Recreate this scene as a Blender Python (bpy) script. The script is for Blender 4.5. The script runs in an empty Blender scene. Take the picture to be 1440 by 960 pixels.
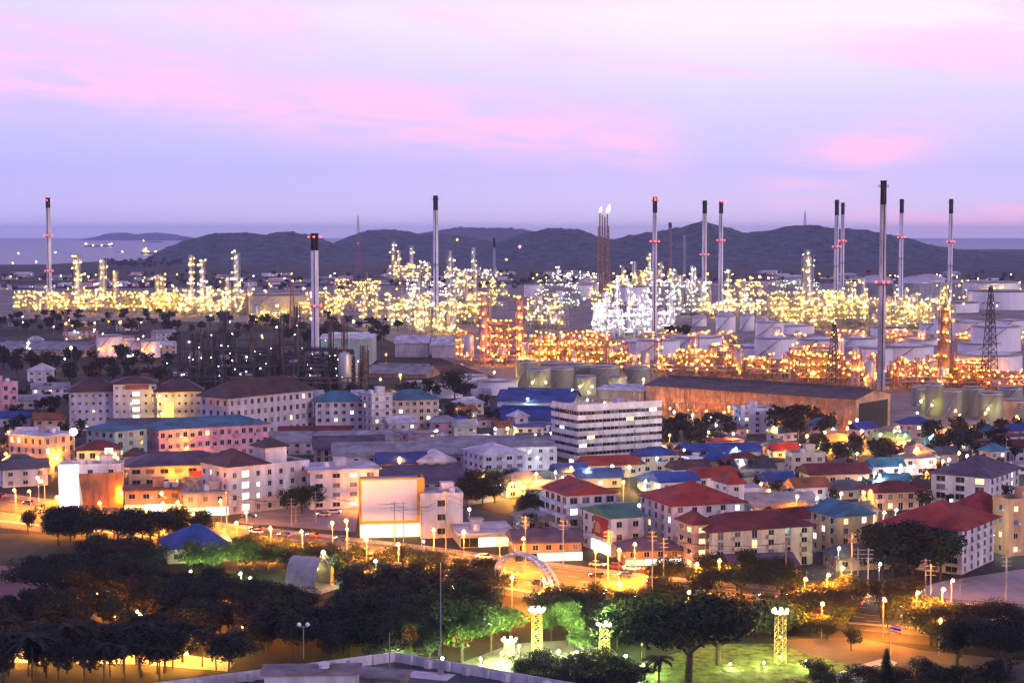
import bpy, math, random
from math import radians, sin, cos, pi, tan, atan
from mathutils import noise, Vector
R = random.Random(7)
scn = bpy.context.scene
col = scn.collection

# ---------------------------------------------------------------- camera
F = 2400.0; H = 90.0; HOR = 326.0            # focal length in photo pixels, eye height, eye level row
PIT = atan((480 - HOR) / F); CP, SP = cos(PIT), sin(PIT)
cd = bpy.data.cameras.new('camera'); cam = bpy.data.objects.new('camera', cd); col.objects.link(cam)
cd.sensor_width = 36; cd.lens = 36 * F / 1440; cd.clip_start = 1; cd.clip_end = 120000
cam.location = (0, 0, H); cam.rotation_euler = (pi / 2 - PIT, 0, 0); scn.camera = cam

# ---------------------------------------------------------------- world: dusk sky
SUN_EL, SUN_AZ = radians(4), radians(128)
w = bpy.data.worlds.new('World'); scn.world = w; w.use_nodes = True
nt = w.node_tree; nt.nodes.clear()
class NG:
    def __init__(s, t): s.t = t
    def n(s, ty, **k):
        nd = s.t.nodes.new(ty)
        for a, b in k.items(): setattr(nd, a, b)
        return nd
    def put(s, sock, v):
        if hasattr(v, 'is_output'): s.t.links.new(v, sock)
        elif v is not None: sock.default_value = v
    def m(s, op, a, b=None, c=None):
        nd = s.n('ShaderNodeMath', operation=op)
        for i, v in enumerate((a, b, c)):
            if v is not None: s.put(nd.inputs[i], v)
        return nd.outputs[0]
    def ramp(s, fac, stops):
        nd = s.n('ShaderNodeValToRGB'); s.put(nd.inputs[0], fac)
        e = nd.color_ramp.elements
        while len(e) < len(stops): e.new(0.5)
        for x, (p, c) in zip(e, stops): x.position = p; x.color = (*c, 1)
        return nd.outputs[0]
    def mix(s, fac, a, b, bt='MIX'):
        nd = s.n('ShaderNodeMix', data_type='RGBA', blend_type=bt)
        s.put(nd.inputs[0], fac); s.put(nd.inputs[6], a); s.put(nd.inputs[7], b)
        return nd.outputs[2]
def lin(r, g, b):
    return tuple(((c + .055) / 1.055) ** 2.4 if c > .04045 else c / 12.92 for c in (r, g, b))
g = NG(nt)
tc = g.n('ShaderNodeTexCoord'); sx = g.n('ShaderNodeSeparateXYZ'); nt.links.new(tc.outputs['Generated'], sx.inputs[0])
el = sx.outputs[2]; az = g.m('ARCTAN2', sx.outputs[0], sx.outputs[1])
base = g.ramp(g.m('MULTIPLY', el, 2.0), [(0, lin(.88, .81, .97)), (.03, lin(.85, .79, .975)), (.07, lin(.785, .755, .985)),
    (.15, lin(.85, .82, .995)), (.25, lin(1.0, .93, .985)), (.46, lin(.50, .46, .66)), (1, lin(.16, .17, .36))])
# bluer to the left of the view, pinker to the right
base = g.mix(g.m('MULTIPLY', g.m('SMOOTHSTEP', az, -.35, .1) if False else g.m('MULTIPLY_ADD', az, -1.1, .12), 1.0), base, (*lin(.66, .66, .98), 1))
cv = g.n('ShaderNodeCombineXYZ'); nt.links.new(az, cv.inputs[0]); nt.links.new(g.m('MULTIPLY_ADD', az, .35, g.m('MULTIPLY', el, 5.5)), cv.inputs[1])
def nz(scale, det, rough, dist):
    nd = g.n('ShaderNodeTexNoise'); nt.links.new(cv.outputs[0], nd.inputs['Vector'])
    nd.inputs['Scale'].default_value = scale; nd.inputs['Detail'].default_value = det
    nd.inputs['Roughness'].default_value = rough; nd.inputs['Distortion'].default_value = dist
    return nd.outputs[0]
n1 = nz(5, 6, .5, .7); n2 = nz(14, 5, .55, .4)
def gauss(x, c, wd):
    d = g.m('DIVIDE', g.m('SUBTRACT', x, c), wd)
    return g.m('EXPONENT', g.m('MULTIPLY', g.m('MULTIPLY', d, d), -1.0))
def sstep(x, a, b):
    nd = g.n('ShaderNodeMapRange', interpolation_type='SMOOTHSTEP'); g.put(nd.inputs[0], x)
    nd.inputs[1].default_value = a; nd.inputs[2].default_value = b
    return nd.outputs[0]
A = lambda px: (px - 720) / F
E = lambda py: (HOR - py) / F
elw = g.m('MULTIPLY_ADD', n2, .022, g.m('ADD', el, -.011)); elv = g.m('MULTIPLY_ADD', n1, .05, g.m('ADD', elw, -.025))
ctr = g.m('MULTIPLY_ADD', az, (E(215) - E(120)) / (A(950) - A(0)), E(215) - A(950) * (E(215) - E(120)) / (A(950) - A(0)))
b1 = g.m('MULTIPLY', gauss(g.m('SUBTRACT', elw, ctr), .006, .017), sstep(az, A(1010), A(880)))
b2 = g.m('MULTIPLY', gauss(g.m('MULTIPLY_ADD', g.m('SUBTRACT', az, A(1190)), -.30, elv), E(232), .016), gauss(g.m('MULTIPLY_ADD', n2, .03, az), A(1205) + .015, .042))
b3 = g.m('MULTIPLY', gauss(elw, E(310), .006), sstep(az, A(1080), A(1300)))
b4 = g.m('MULTIPLY', sstep(n1, .45, .68), sstep(el, .05, .10))
msk = g.m('MINIMUM', g.m('ADD', g.m('ADD', g.m('MULTIPLY', g.m('MULTIPLY', b1, sstep(n2, .18, .60)), .95), g.m('MULTIPLY', g.m('MULTIPLY', b2, sstep(n2, .26, .58)), 1.35)), g.m('ADD', g.m('MULTIPLY', b3, .85), g.m('MULTIPLY', b4, .55))), 1.0)
skyc = g.mix(msk, base, (*lin(1.0, .775, .955), 1))
skyc = g.mix(g.m('MULTIPLY', sstep(n2, .5, .75), .12), skyc, (*lin(.80, .74, .95), 1))
nis = g.n('ShaderNodeTexSky'); nis.sky_type = 'NISHITA'; nis.sun_disc = False; nis.sun_elevation = SUN_EL; nis.sun_rotation = SUN_AZ
bg1 = g.n('ShaderNodeBackground'); nt.links.new(nis.outputs[0], bg1.inputs[0]); bg1.inputs[1].default_value = .012
bg2 = g.n('ShaderNodeBackground'); nt.links.new(skyc, bg2.inputs[0]); bg2.inputs[1].default_value = .86
ad = g.n('ShaderNodeAddShader'); nt.links.new(bg1.outputs[0], ad.inputs[0]); nt.links.new(bg2.outputs[0], ad.inputs[1])
ow = g.n('ShaderNodeOutputWorld'); nt.links.new(ad.outputs[0], ow.inputs[0])

sl = bpy.data.lights.new('sun', 'SUN'); so = bpy.data.objects.new('sun', sl); col.objects.link(so)
sl.energy = 1.05; sl.angle = radians(20); sl.color = (.96, .76, 1.0)
so.rotation_euler = (pi / 2 - radians(16), 0, pi - SUN_AZ + radians(0))   # afterglow low on the right, behind the camera
so.location = (300, -300, 300)

# ---------------------------------------------------------------- render look
vs = scn.view_settings; scn.display_settings.display_device = 'sRGB'
vs.view_transform = 'Standard'; vs.look = 'None'; vs.exposure = 0.32; vs.gamma = 1; vs.use_curve_mapping = False
cy = scn.cycles
cy.use_denoising = True; cy.denoiser = 'OPENIMAGEDENOISE'; cy.use_light_tree = True
cy.max_bounces = 4; cy.diffuse_bounces = 2; cy.glossy_bounces = 2; cy.transmission_bounces = 2; cy.volume_bounces = 1; cy.transparent_max_bounces = 4
cy.sample_clamp_indirect = 4; cy.filter_width = 1.4; cy.caustics_reflective = False; cy.caustics_refractive = False

# ---------------------------------------------------------------- photo pixel <-> place
def G(px, py, z=0.0):
    dx, dy = (px - 720) / F, (480 - py) / F
    d = (dx, CP + dy * SP, -SP + dy * CP); t = (z - H) / d[2]
    return Vector((d[0] * t, d[1] * t, z))
def proj(p):
    h = p[2] - H; dep = p[1] * CP - h * SP; up = p[1] * SP + h * CP
    return 720 + F * p[0] / dep, 480 - F * up / dep
def Zat(p, py):
    k = (480 - py) / F
    return H + p[1] * (k * CP - SP) / (CP + k * SP)
def mpp(p): return (p[1] * CP + H * SP) / F        # metres per photo pixel there

# ---------------------------------------------------------------- materials
MATS = {}
def mat(name, c, rough=.8, var=.18, scale=.35, bump=0.0, metal=0.0, streak=False, spec=.3):
    if name in MATS: return MATS[name]
    m = bpy.data.materials.new(name); m.use_nodes = True; t = m.node_tree; q = NG(t)
    b = t.nodes['Principled BSDF']; b.inputs['Roughness'].default_value = rough; b.inputs['Metallic'].default_value = metal
    b.inputs['Specular IOR Level'].default_value = spec
    tcn = q.n('ShaderNodeTexCoord'); oi = q.n('ShaderNodeObjectInfo')
    mp = q.n('ShaderNodeMapping'); t.links.new(tcn.outputs['Object'], mp.inputs[0])
    mp.inputs['Scale'].default_value = (1, 1, .25) if streak else (1, 1, 1)
    t.links.new(q.m('MULTIPLY', oi.outputs['Random'], 50), mp.inputs['Location'])
    n = q.n('ShaderNodeTexNoise'); t.links.new(mp.outputs[0], n.inputs['Vector'])
    n.inputs['Scale'].default_value = scale; n.inputs['Detail'].default_value = 6; n.inputs['Roughness'].default_value = .65
    lo = tuple(x * (1 - var * 1.6) for x in c); hi = tuple(min(1, x * (1 + var)) for x in c)
    cc = q.ramp(n.outputs[0], [(.3, lo), (.7, hi)])
    t.links.new(cc, b.inputs['Base Color'])
    if bump:
        bn = q.n('ShaderNodeBump'); bn.inputs['Strength'].default_value = bump; bn.inputs['Distance'].default_value = .3
        n2 = q.n('ShaderNodeTexNoise'); t.links.new(tcn.outputs['Object'], n2.inputs['Vector']); n2.inputs['Scale'].default_value = scale * 6
        t.links.new(n2.outputs[0], bn.inputs['Height']); t.links.new(bn.outputs[0], b.inputs['Normal'])
    MATS[name] = m; return m
def emit(name, c, s):
    if name in MATS: return MATS[name]
    m = bpy.data.materials.new(name); m.use_nodes = True; t = m.node_tree; t.nodes.clear(); q = NG(t)
    e = q.n('ShaderNodeEmission'); e.inputs[0].default_value = (*c, 1); e.inputs[1].default_value = s
    o = q.n('ShaderNodeOutputMaterial'); t.links.new(e.outputs[0], o.inputs[0])
    MATS[name] = m; return m
def roofmat(name, c, pitch=.9):
    """tiled or ribbed roof: fine ribs in bump, patchy weathering in colour"""
    if name in MATS: return MATS[name]
    m = mat(name, c, .6, .38, .18); t = m.node_tree; q = NG(t); b = t.nodes['Principled BSDF']
    tcn = q.n('ShaderNodeTexCoord'); wv = q.n('ShaderNodeTexWave'); t.links.new(tcn.outputs['Object'], wv.inputs['Vector'])
    wv.inputs['Scale'].default_value = pitch; wv.inputs['Distortion'].default_value = .3
    bn = q.n('ShaderNodeBump'); bn.inputs['Strength'].default_value = .35; bn.inputs['Distance'].default_value = .08
    t.links.new(wv.outputs[0], bn.inputs['Height']); t.links.new(bn.outputs[0], b.inputs['Normal'])
    return m
WALL = {k: mat('wall_' + k, c, .85, .26, .30, 0, 0, True) for k, c in dict(
    white=(.62, .58, .60), lav=(.52, .48, .54), pink=(.62, .33, .40), cream=(.60, .50, .38), beige=(.45, .37, .33), green=(.36, .50, .46),
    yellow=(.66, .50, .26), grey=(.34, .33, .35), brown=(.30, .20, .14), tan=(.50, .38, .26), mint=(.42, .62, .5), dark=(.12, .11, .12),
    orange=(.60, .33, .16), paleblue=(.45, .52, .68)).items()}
ROOF = {k: roofmat('roof_' + k, c) for k, c in dict(
    brown=(.07, .04, .045), red=(.27, .035, .025), maroon=(.12, .025, .028), teal=(.04, .15, .23), blue=(.02, .055, .24), grey=(.26, .26, .29),
    lav=(.50, .49, .56), purple=(.09, .07, .11), shed=(.10, .075, .075), green=(.05, .16, .13), rust=(.22, .08, .04), dark=(.09, .09, .11), white=(.66, .65, .70)).items()}
CONC = mat('concrete', (.42, .40, .40), .85, .2, .15)
STEEL = mat('steel', (.42, .38, .34), .55, .25, .2, 0, .3)
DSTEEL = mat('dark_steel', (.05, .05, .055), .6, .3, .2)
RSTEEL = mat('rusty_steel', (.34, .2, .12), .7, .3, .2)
PIPE = mat('pipe_metal', (.48, .46, .44), .4, .2, .2, 0, .5)
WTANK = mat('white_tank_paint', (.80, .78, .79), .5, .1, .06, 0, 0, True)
GTANK = mat('olive_tank_paint', (.30, .31, .22), .55, .2, .08, 0, 0, True)
BLACK = mat('soot_black', (.015, .015, .018), .7, .2)
GLASS = mat('window_glass', (.018, .02, .026), .18, .3, .8, 0, 0, False, .5)
FRAME = mat('window_frame', (.42, .40, .40), .6)
POLE = mat('pole_metal', (.26, .26, .27), .5, .2, .4, 0, .3)
WOODP = mat('concrete_pole', (.30, .27, .25), .85)
BARK = mat('bark', (.06, .045, .03), .95, .3, 1.5)
GRASS = mat('grass', (.055, .085, .025), .95, .4, .12, .3)
ASPH = mat('asphalt', (.095, .09, .086), .8, .2, .12)
PAINT = mat('road_paint', (.7, .7, .66), .7, .15, .5)
DIRT = mat('bare_dirt', (.20, .14, .12), .95, .3, .05, .2)
def leafmat(name, c):
    m = mat(name, c, .75, .5, .5); return m
LEAF = [leafmat('leaves_dark', (.009, .016, .007)), leafmat('leaves_mid', (.016, .03, .008)), leafmat('leaves_fresh', (.06, .11, .022)), leafmat('leaves_olive', (.026, .028, .010))]  # paler third set: lamplight on the crowns put into the leaf colour
C_OR = (1, .30, .014); C_YE = (1, .58, .05); C_WH = (1, .93, .78); C_GR = (.80, 1, .70); C_CW = (.85, .95, 1); C_RED = (1, .04, .05)
CURT = mat('window_curtain', (.16, .14, .13), .8, .4, .8)
WLIT = [emit('window_lit_warm', (1, .72, .32), 1.6), emit('window_lit_pale', (.85, 1, .72), 1.5), emit('window_lit_white', (1, .95, .8), 2.2)]

# ---------------------------------------------------------------- mesh builder
class MB:
    def __init__(s): s.v = []; s.f = []; s.mi = []; s.cur = 0
    def add(s, vs, fs):
        o = len(s.v); s.v += [tuple(p) for p in vs]
        for f in fs: s.f.append([i + o for i in f]); s.mi.append(s.cur)
        return s
    def box(s, x0, x1, y0, y1, z0, z1):
        return s.add([(x0, y0, z0), (x1, y0, z0), (x1, y1, z0), (x0, y1, z0), (x0, y0, z1), (x1, y0, z1), (x1, y1, z1), (x0, y1, z1)],
                     [(0, 3, 2, 1), (4, 5, 6, 7), (0, 1, 5, 4), (1, 2, 6, 5), (2, 3, 7, 6), (3, 0, 4, 7)])
    def cbox(s, c, sx, sy, sz): return s.box(c[0] - sx / 2, c[0] + sx / 2, c[1] - sy / 2, c[1] + sy / 2, c[2] - sz / 2, c[2] + sz / 2)
    def tube(s, a, b, r0, r1=None, n=8, cap=True):
        a, b = Vector(a), Vector(b); r1 = r0 if r1 is None else r1
        d = (b - a).normalized(); e = d.orthogonal().normalized(); k = d.cross(e)
        vs = [a + (e * cos(2 * pi * i / n) + k * sin(2 * pi * i / n)) * r0 for i in range(n)] + [b + (e * cos(2 * pi * i / n) + k * sin(2 * pi * i / n)) * r1 for i in range(n)]
        fs = [(i, (i + 1) % n, n + (i + 1) % n, n + i) for i in range(n)]
        if cap: fs += [tuple(range(n))[::-1], tuple(range(n, 2 * n))]
        return s.add(vs, fs)
    def bar(s, a, b, t): return s.tube(a, b, t * .7, None, 4)
    def lathe(s, prof, n=20, cx=0, cy=0):
        vs = []; fs = []
        for r, z in prof: vs += [(cx + r * cos(2 * pi * i / n), cy + r * sin(2 * pi * i / n), z) for i in range(n)]
        for j in range(len(prof) - 1):
            for i in range(n):
                a, b = j * n + i, j * n + (i + 1) % n; fs.append((a, b, b + n, a + n))
        fs.append(tuple(range(n))[::-1]); fs.append(tuple(range((len(prof) - 1) * n, len(prof) * n)))
        return s.add(vs, fs)
    def mesh(s, name, mats, smooth=False):
        me = bpy.data.meshes.new(name); me.from_pydata(s.v, [], s.f)
        for m in mats: me.materials.append(m)
        if len(mats) > 1: me.polygons.foreach_set('material_index', s.mi)
        if smooth: me.polygons.foreach_set('use_smooth', [True] * len(s.f))
        me.update(); return me
def put(name, me, parent=None, loc=(0, 0, 0), rz=0.0, sc=None):
    o = bpy.data.objects.new(name, me); col.objects.link(o); o.location = loc
    if rz: o.rotation_euler = (0, 0, rz)
    if sc is not None: o.scale = sc if hasattr(sc, '__len__') else (sc, sc, sc)
    if parent is not None: o.parent = parent
    return o
def root(name, loc, rz, label, cat, group=None):
    o = put(name, None, None, loc, rz); return tag(o, label, cat, group)
def tag(o, label, cat, group=None):
    o['label'] = label; o['category'] = cat
    if group: o['group'] = group
    return o
def struct(name, me, kind='structure', label=None):
    o = put(name, me); o['kind'] = kind
    if label: o['label'] = label
    return o
ORD = 'first second third fourth fifth sixth seventh eighth ninth tenth eleventh twelfth thirteenth fourteenth fifteenth sixteenth seventeenth eighteenth nineteenth twentieth'.split()
ORD += ['twenty-' + x for x in ORD[:9]] + ['thirtieth'] + ['thirty-' + x for x in ORD[:9]] + ['fortieth'] + ['forty-' + x for x in ORD[:9]] + ['fiftieth']
ORD += ['fifty-' + x for x in ORD[:9]] + ['sixtieth'] + ['sixty-' + x for x in ORD[:9]] + ['seventieth']
def rank(objs, text):
    """labels: counted from the left of the picture"""
    for i, o in enumerate(sorted(objs, key=lambda o: proj(o.location)[0])): o['label'] = text.replace('#', ORD[i] + ' from left')
CACHE = {}
def lampmesh(key, c, r, s):
    k = ('lamp', key)
    if k not in CACHE:
        t = (1 + 5 ** .5) / 2; vs = [Vector(p).normalized() * r for p in [(-1, t, 0), (1, t, 0), (-1, -t, 0), (1, -t, 0), (0, -1, t), (0, 1, t), (0, -1, -t), (0, 1, -t), (t, 0, -1), (t, 0, 1), (-t, 0, -1), (-t, 0, 1)]]
        fs = [(0, 11, 5), (0, 5, 1), (0, 1, 7), (0, 7, 10), (0, 10, 11), (1, 5, 9), (5, 11, 4), (11, 10, 2), (10, 7, 6), (7, 1, 8), (3, 9, 4), (3, 4, 2), (3, 2, 6), (3, 6, 8), (3, 8, 9), (4, 9, 5), (2, 4, 11), (6, 2, 10), (8, 6, 7), (9, 8, 1)]
        m = MB().add(vs, fs); CACHE[k] = m.mesh('lamp_' + key, [emit('glow_' + key, c, s)])
    return CACHE[k]
L_OR = lampmesh('orange', C_OR, .58, 110); L_YE = lampmesh('yellow', C_YE, .58, 110); STRONG = {id(L_OR): lampmesh('orange_flood', C_OR, .75, 520), id(L_YE): lampmesh('yellow_flood', C_YE, .75, 520)}; L_GR = lampmesh('greenwhite', C_GR, .62, 22)
L_WH = lampmesh('white', C_WH, .55, 100); L_CW = lampmesh('coldwhite', C_CW, .62, 22); L_RED = lampmesh('red', C_RED, .8, 9)
HAZE = 4.4e-5
# ================================================================ SETTING
def poly(pts, z=0.0): return MB().add([(p[0], p[1], z) for p in pts], [tuple(range(len(pts)))])
def seamat():
    m = mat('sea_water', (.20, .22, .34), .32, .1, .002, 0, 0, False, .5); t = m.node_tree; q = NG(t); b = t.nodes['Principled BSDF']
    tcn = q.n('ShaderNodeTexCoord'); n = q.n('ShaderNodeTexNoise'); t.links.new(tcn.outputs['Object'], n.inputs['Vector']); n.inputs['Scale'].default_value = .03; n.inputs['Detail'].default_value = 4
    bn = q.n('ShaderNodeBump'); bn.inputs['Strength'].default_value = .5; bn.inputs['Distance'].default_value = 2
    t.links.new(n.outputs[0], bn.inputs['Height']); t.links.new(bn.outputs[0], b.inputs['Normal']); return m
struct('sea', poly([(-14000, 2500), (14000, 2500), (14000, 25000), (-14000, 25000)], -2.0).mesh('sea', [seamat()]))
def groundmat():
    m = mat('town_ground', (.10, .085, .08), .95, .3, .02, .2); t = m.node_tree; q = NG(t); b = t.nodes['Principled BSDF']
    tcn = q.n('ShaderNodeTexCoord'); n = q.n('ShaderNodeTexNoise'); t.links.new(tcn.outputs['Object'], n.inputs['Vector']); n.inputs['Scale'].default_value = .012; n.inputs['Detail'].default_value = 8; n.inputs['Roughness'].default_value = .6
    t.links.new(q.ramp(n.outputs[0], [(.36, (.012, .016, .008)), (.47, (.028, .026, .021)), (.56, (.055, .05, .046)), (.68, (.095, .088, .082))]), b.inputs['Base Color']); return m
GM = groundmat()
shore = [G(-250, 372), G(60, 372), G(150, 367), G(250, 366), G(330, 364)]
me = poly([(-3000, -300), (3000, -300), (5200, 7600), (3400, 8800), (0, 9000), (-900, 7200)] + [tuple(p) for p in shore[::-1]] + [(-3500, 4600)]).mesh('ground', [GM])
struct('ground', me)

# hills: ridge lines read from the photograph, each standing at its own distance
def hill(name, label, D, Wd, prof, step=7.0, rough=5.5, tone='hill_forest', c=(.06, .085, .105)):
    m = mat(tone, c, .95, .5, .03, .4)  # bluish forest colour carries part of the distance haze
    P = [((px - 720) / F * D * 1.0, max(0.0, Zat((0, D, 0), py))) for px, py in prof]
    x0, x1 = P[0][0], P[-1][0]; nx = int((x1 - x0) / step) + 1; ny = 46
    def hz(x):
        for (a, za), (b, zb) in zip(P, P[1:]):
            if a <= x <= b:
                t = (x - a) / (b - a); t = t * t * (3 - 2 * t) * .5 + t * .5; return za + (zb - za) * t
        return 0
    vs = []; fs = []
    for j in range(ny):
        t = -1 + 2 * j / (ny - 1)
        for i in range(nx):
            x = x0 + (x1 - x0) * i / (nx - 1); y = D + t * Wd
            h0 = hz(x); sp = max(0, cos(t * pi / 2)) ** 1.25
            gul = noise.noise((x * .004, y * .004, D)) * .35 * (1 - sp) + 1
            b = noise.noise((x * .045, y * .045, 3)) * rough * .8 + abs(noise.noise((x * .12, y * .12, 9))) * rough
            z = h0 * sp * gul + b * min(1, h0 * sp / 25)
            vs.append((x, y, z - (3 if abs(t) > .99 else 0)))
    for j in range(ny - 1):
        for i in range(nx - 1):
            a = j * nx + i; fs.append((a, a + 1, a + nx + 1, a + nx))
    return struct(name, MB().add(vs, fs).mesh(name, [m], False), label=label)
hill('hill', 'wooded hill at the left above the bay', 5200, 520, [(195, 385), (225, 368), (248, 346), (275, 336), (305, 329), (345, 328), (372, 331), (405, 327), (430, 330), (452, 337), (475, 346), (505, 362), (540, 385)])
hill('hill', 'middle wooded hill behind the tall steel mast', 6100, 600, [(440, 385), (468, 344), (495, 332), (522, 324), (550, 323), (590, 329), (640, 331), (680, 338), (715, 345), (770, 352), (840, 385)])
hill('hill', 'long wooded hill range behind the chimneys at the right', 5000, 640, [(640, 388), (676, 358), (705, 340), (740, 328), (775, 322), (812, 323), (840, 333), (862, 338), (890, 331), (925, 326), (955, 321), (986, 312), (1010, 318), (1045, 328), (1085, 325), (1112, 319), (1140, 317), (1165, 322), (1205, 323), (1250, 331), (1300, 345), (1350, 352), (1400, 357), (1440, 366), (1475, 378), (1520, 390)])
hill('hill', 'pale distant ridge between the two nearer hills', 11000, 900, [(560, 352), (600, 327), (650, 321), (720, 322), (760, 327), (800, 336), (860, 352)], 20, 14)
hill('hill', 'faint far island on the horizon of the bay', 19000, 900, [(138, 334), (160, 328.5), (178, 328), (190, 331), (215, 328), (235, 329), (262, 334)], 30, 16)

# sheets on the ground: yards, roads, grass. Edges traced as ground points.
def sheet(name, pix, z, m, kind='structure', label=None):
    return struct(name, poly([G(x, y) for x, y in pix], z).mesh(name, [m]), kind, label)
YARD = mat('yard_concrete', (.26, .23, .21), .9, .3, .02)
sheet('refinery_yard', [(-60, 447), (480, 456), (900, 600), (1280, 610), (1500, 612), (1500, 398), (700, 400), (-60, 408)], .10, YARD)
sheet('park_lawn', [(-120, 760), (300, 790), (700, 862), (950, 880), (1560, 925), (1600, 1180), (-300, 1180)], .05, mat('park_grass', (.014, .02, .008), .95, .4, .06, .3))  # shade under the crowns put into the dark grass colour
far_e = [(-80, 687), (0, 697), (300, 737), (600, 772), (800, 799), (930, 815), (1130, 832), (1440, 856), (1560, 865)]
near_e = [(-80, 731), (0, 742), (300, 771), (600, 818), (760, 845), (930, 864), (1130, 880), (1440, 905), (1560, 914)]
def lerp2(a, b, t):
    q = [G(*p) for p in a]; r = [G(*p) for p in b]; out = []
    # resample both edges to the same x columns
    for px in range(-80, 1561, 40):
        def at(e):
            for (xa, ya), (xb, yb) in zip(e, e[1:]):
                if xa <= px <= xb: return ya + (yb - ya) * (px - xa) / (xb - xa)
        out.append(G(px, at(a)) * (1 - t) + G(px, at(b)) * t)
    return out
def ribbon(name, t0, t1, z, m, thick=0.0, parent=None, lab=None):
    a, b = lerp2(far_e, near_e, t0), lerp2(far_e, near_e, t1); n = len(a); k = MB()
    vs = [(p.x, p.y, z) for p in a] + [(p.x, p.y, z) for p in b]
    fs = [(i, n + i, n + i + 1, i + 1) for i in range(n - 1)]
    k.add(vs, fs)
    if thick:
        k.add([(p.x, p.y, z) for p in b] + [(p.x, p.y, z - thick) for p in b], [(i, i + n, i + n + 1, i + 1) for i in range(n - 1)])
    me = k.mesh(name, [m]); o = put(name, me, parent)
    if parent is None: o['kind'] = 'structure'
    if lab: o['label'] = lab
    return o
hw = ribbon('highway', 0, 1, .08, ASPH, 0, None, 'wide asphalt highway crossing the scene under orange lamps')
MED = mat('median_grass', (.07, .075, .035), .95, .4, .1)
KERB = mat('kerb_concrete', (.40, .38, .36), .85)
ribbon('median', .455, .535, .22, MED, .14, hw); ribbon('verge', .80, .84, .20, KERB, .12, hw)
ribbon('pavement', -.10, -.005, .22, mat('pavement_slabs', (.28, .25, .23), .9, .25, .2), .14, hw)
dash = MB().box(-1.6, 1.6, -.12, .12, 0, .012).mesh('lane_dash', [PAINT])
for t in (.12, .24, .345, .63, .72):
    c = lerp2(far_e, near_e, t)
    acc = 0
    for a, b in zip(c, c[1:]):
        d = (b - a).length; u = (b - a) / d; s = acc
        while s < d:
            p = a + u * s; put('lane_dash', dash, hw, (p.x, p.y, .085), math.atan2(u.y, u.x)); s += 12
        acc = s - d
for t in (.015, .44, .55, .79):
    ribbon('edge_line', t, t + .006, .086, PAINT, 0, hw)
sheet('sports_field', [(-60, 748), (70, 752), (118, 765), (112, 792), (60, 800), (-60, 790)], .09, mat('dry_grass', (.075, .085, .04), .95, .35, .05, .2))
sheet('dirt_track', [(-60, 790), (60, 800), (112, 792), (128, 800), (90, 838), (-60, 850)], .085, mat('track_dirt', (.26, .15, .13), .95, .2, .06))
sheet('bare_yard', [(1270, 832), (1330, 816), (1440, 800), (1560, 790), (1560, 855), (1440, 850), (1300, 840)], .10, mat('bare_yard_concrete', (.36, .31, .31), .9, .3, .04))
sheet('park_road', [(1085, 900), (1200, 896), (1300, 915), (1500, 935), (1500, 1010), (1300, 1000), (1230, 945), (1130, 918)], .10, mat('park_asphalt', (.09, .075, .07), .9, .25, .08))
sheet('park_path', [(1120, 965), (1210, 935), (1245, 925), (1262, 932), (1235, 952), (1180, 985)], .13, CONC)
sheet('park_plaza', [(-60, 905), (230, 915), (330, 932), (320, 944), (200, 934), (-60, 930)], .10, mat('plaza_paving', (.42, .33, .24), .9, .2, .1))
sheet('floodlit_lawn', [(890, 935), (1000, 905), (1240, 905), (1265, 925), (1215, 950), (1080, 990), (880, 975)], .09, mat('lush_grass', (.10, .15, .03), .95, .6, .45, .6))  # flood pool put into a brighter grass colour
sheet('monument_plaza', [(640, 935), (720, 905), (800, 900), (860, 915), (850, 945), (700, 960)], .10, mat('monument_paving', (.12, .11, .09), .9, .2, .15))
sheet('side_road', [(1118, 618), (1180, 610), (1235, 612), (1290, 630), (1302, 638), (1286, 640), (1240, 622), (1180, 620)], .14, ASPH)
sheet('mound_grass', [(1130, 622), (1235, 621), (1300, 640), (1300, 665), (1150, 660)], .07, mat('mound_turf', (.10, .095, .05), .95, .3, .06, .2))
sheet('street', [(640, 700), (760, 688), (765, 694), (650, 712)], .10, mat('street_concrete', (.24, .21, .21), .9, .2, .1))
sheet('car_park', [(360, 715), (505, 712), (500, 748), (330, 735)], .10, mat('lot_concrete', (.25, .22, .22), .9, .25, .08))
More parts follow.
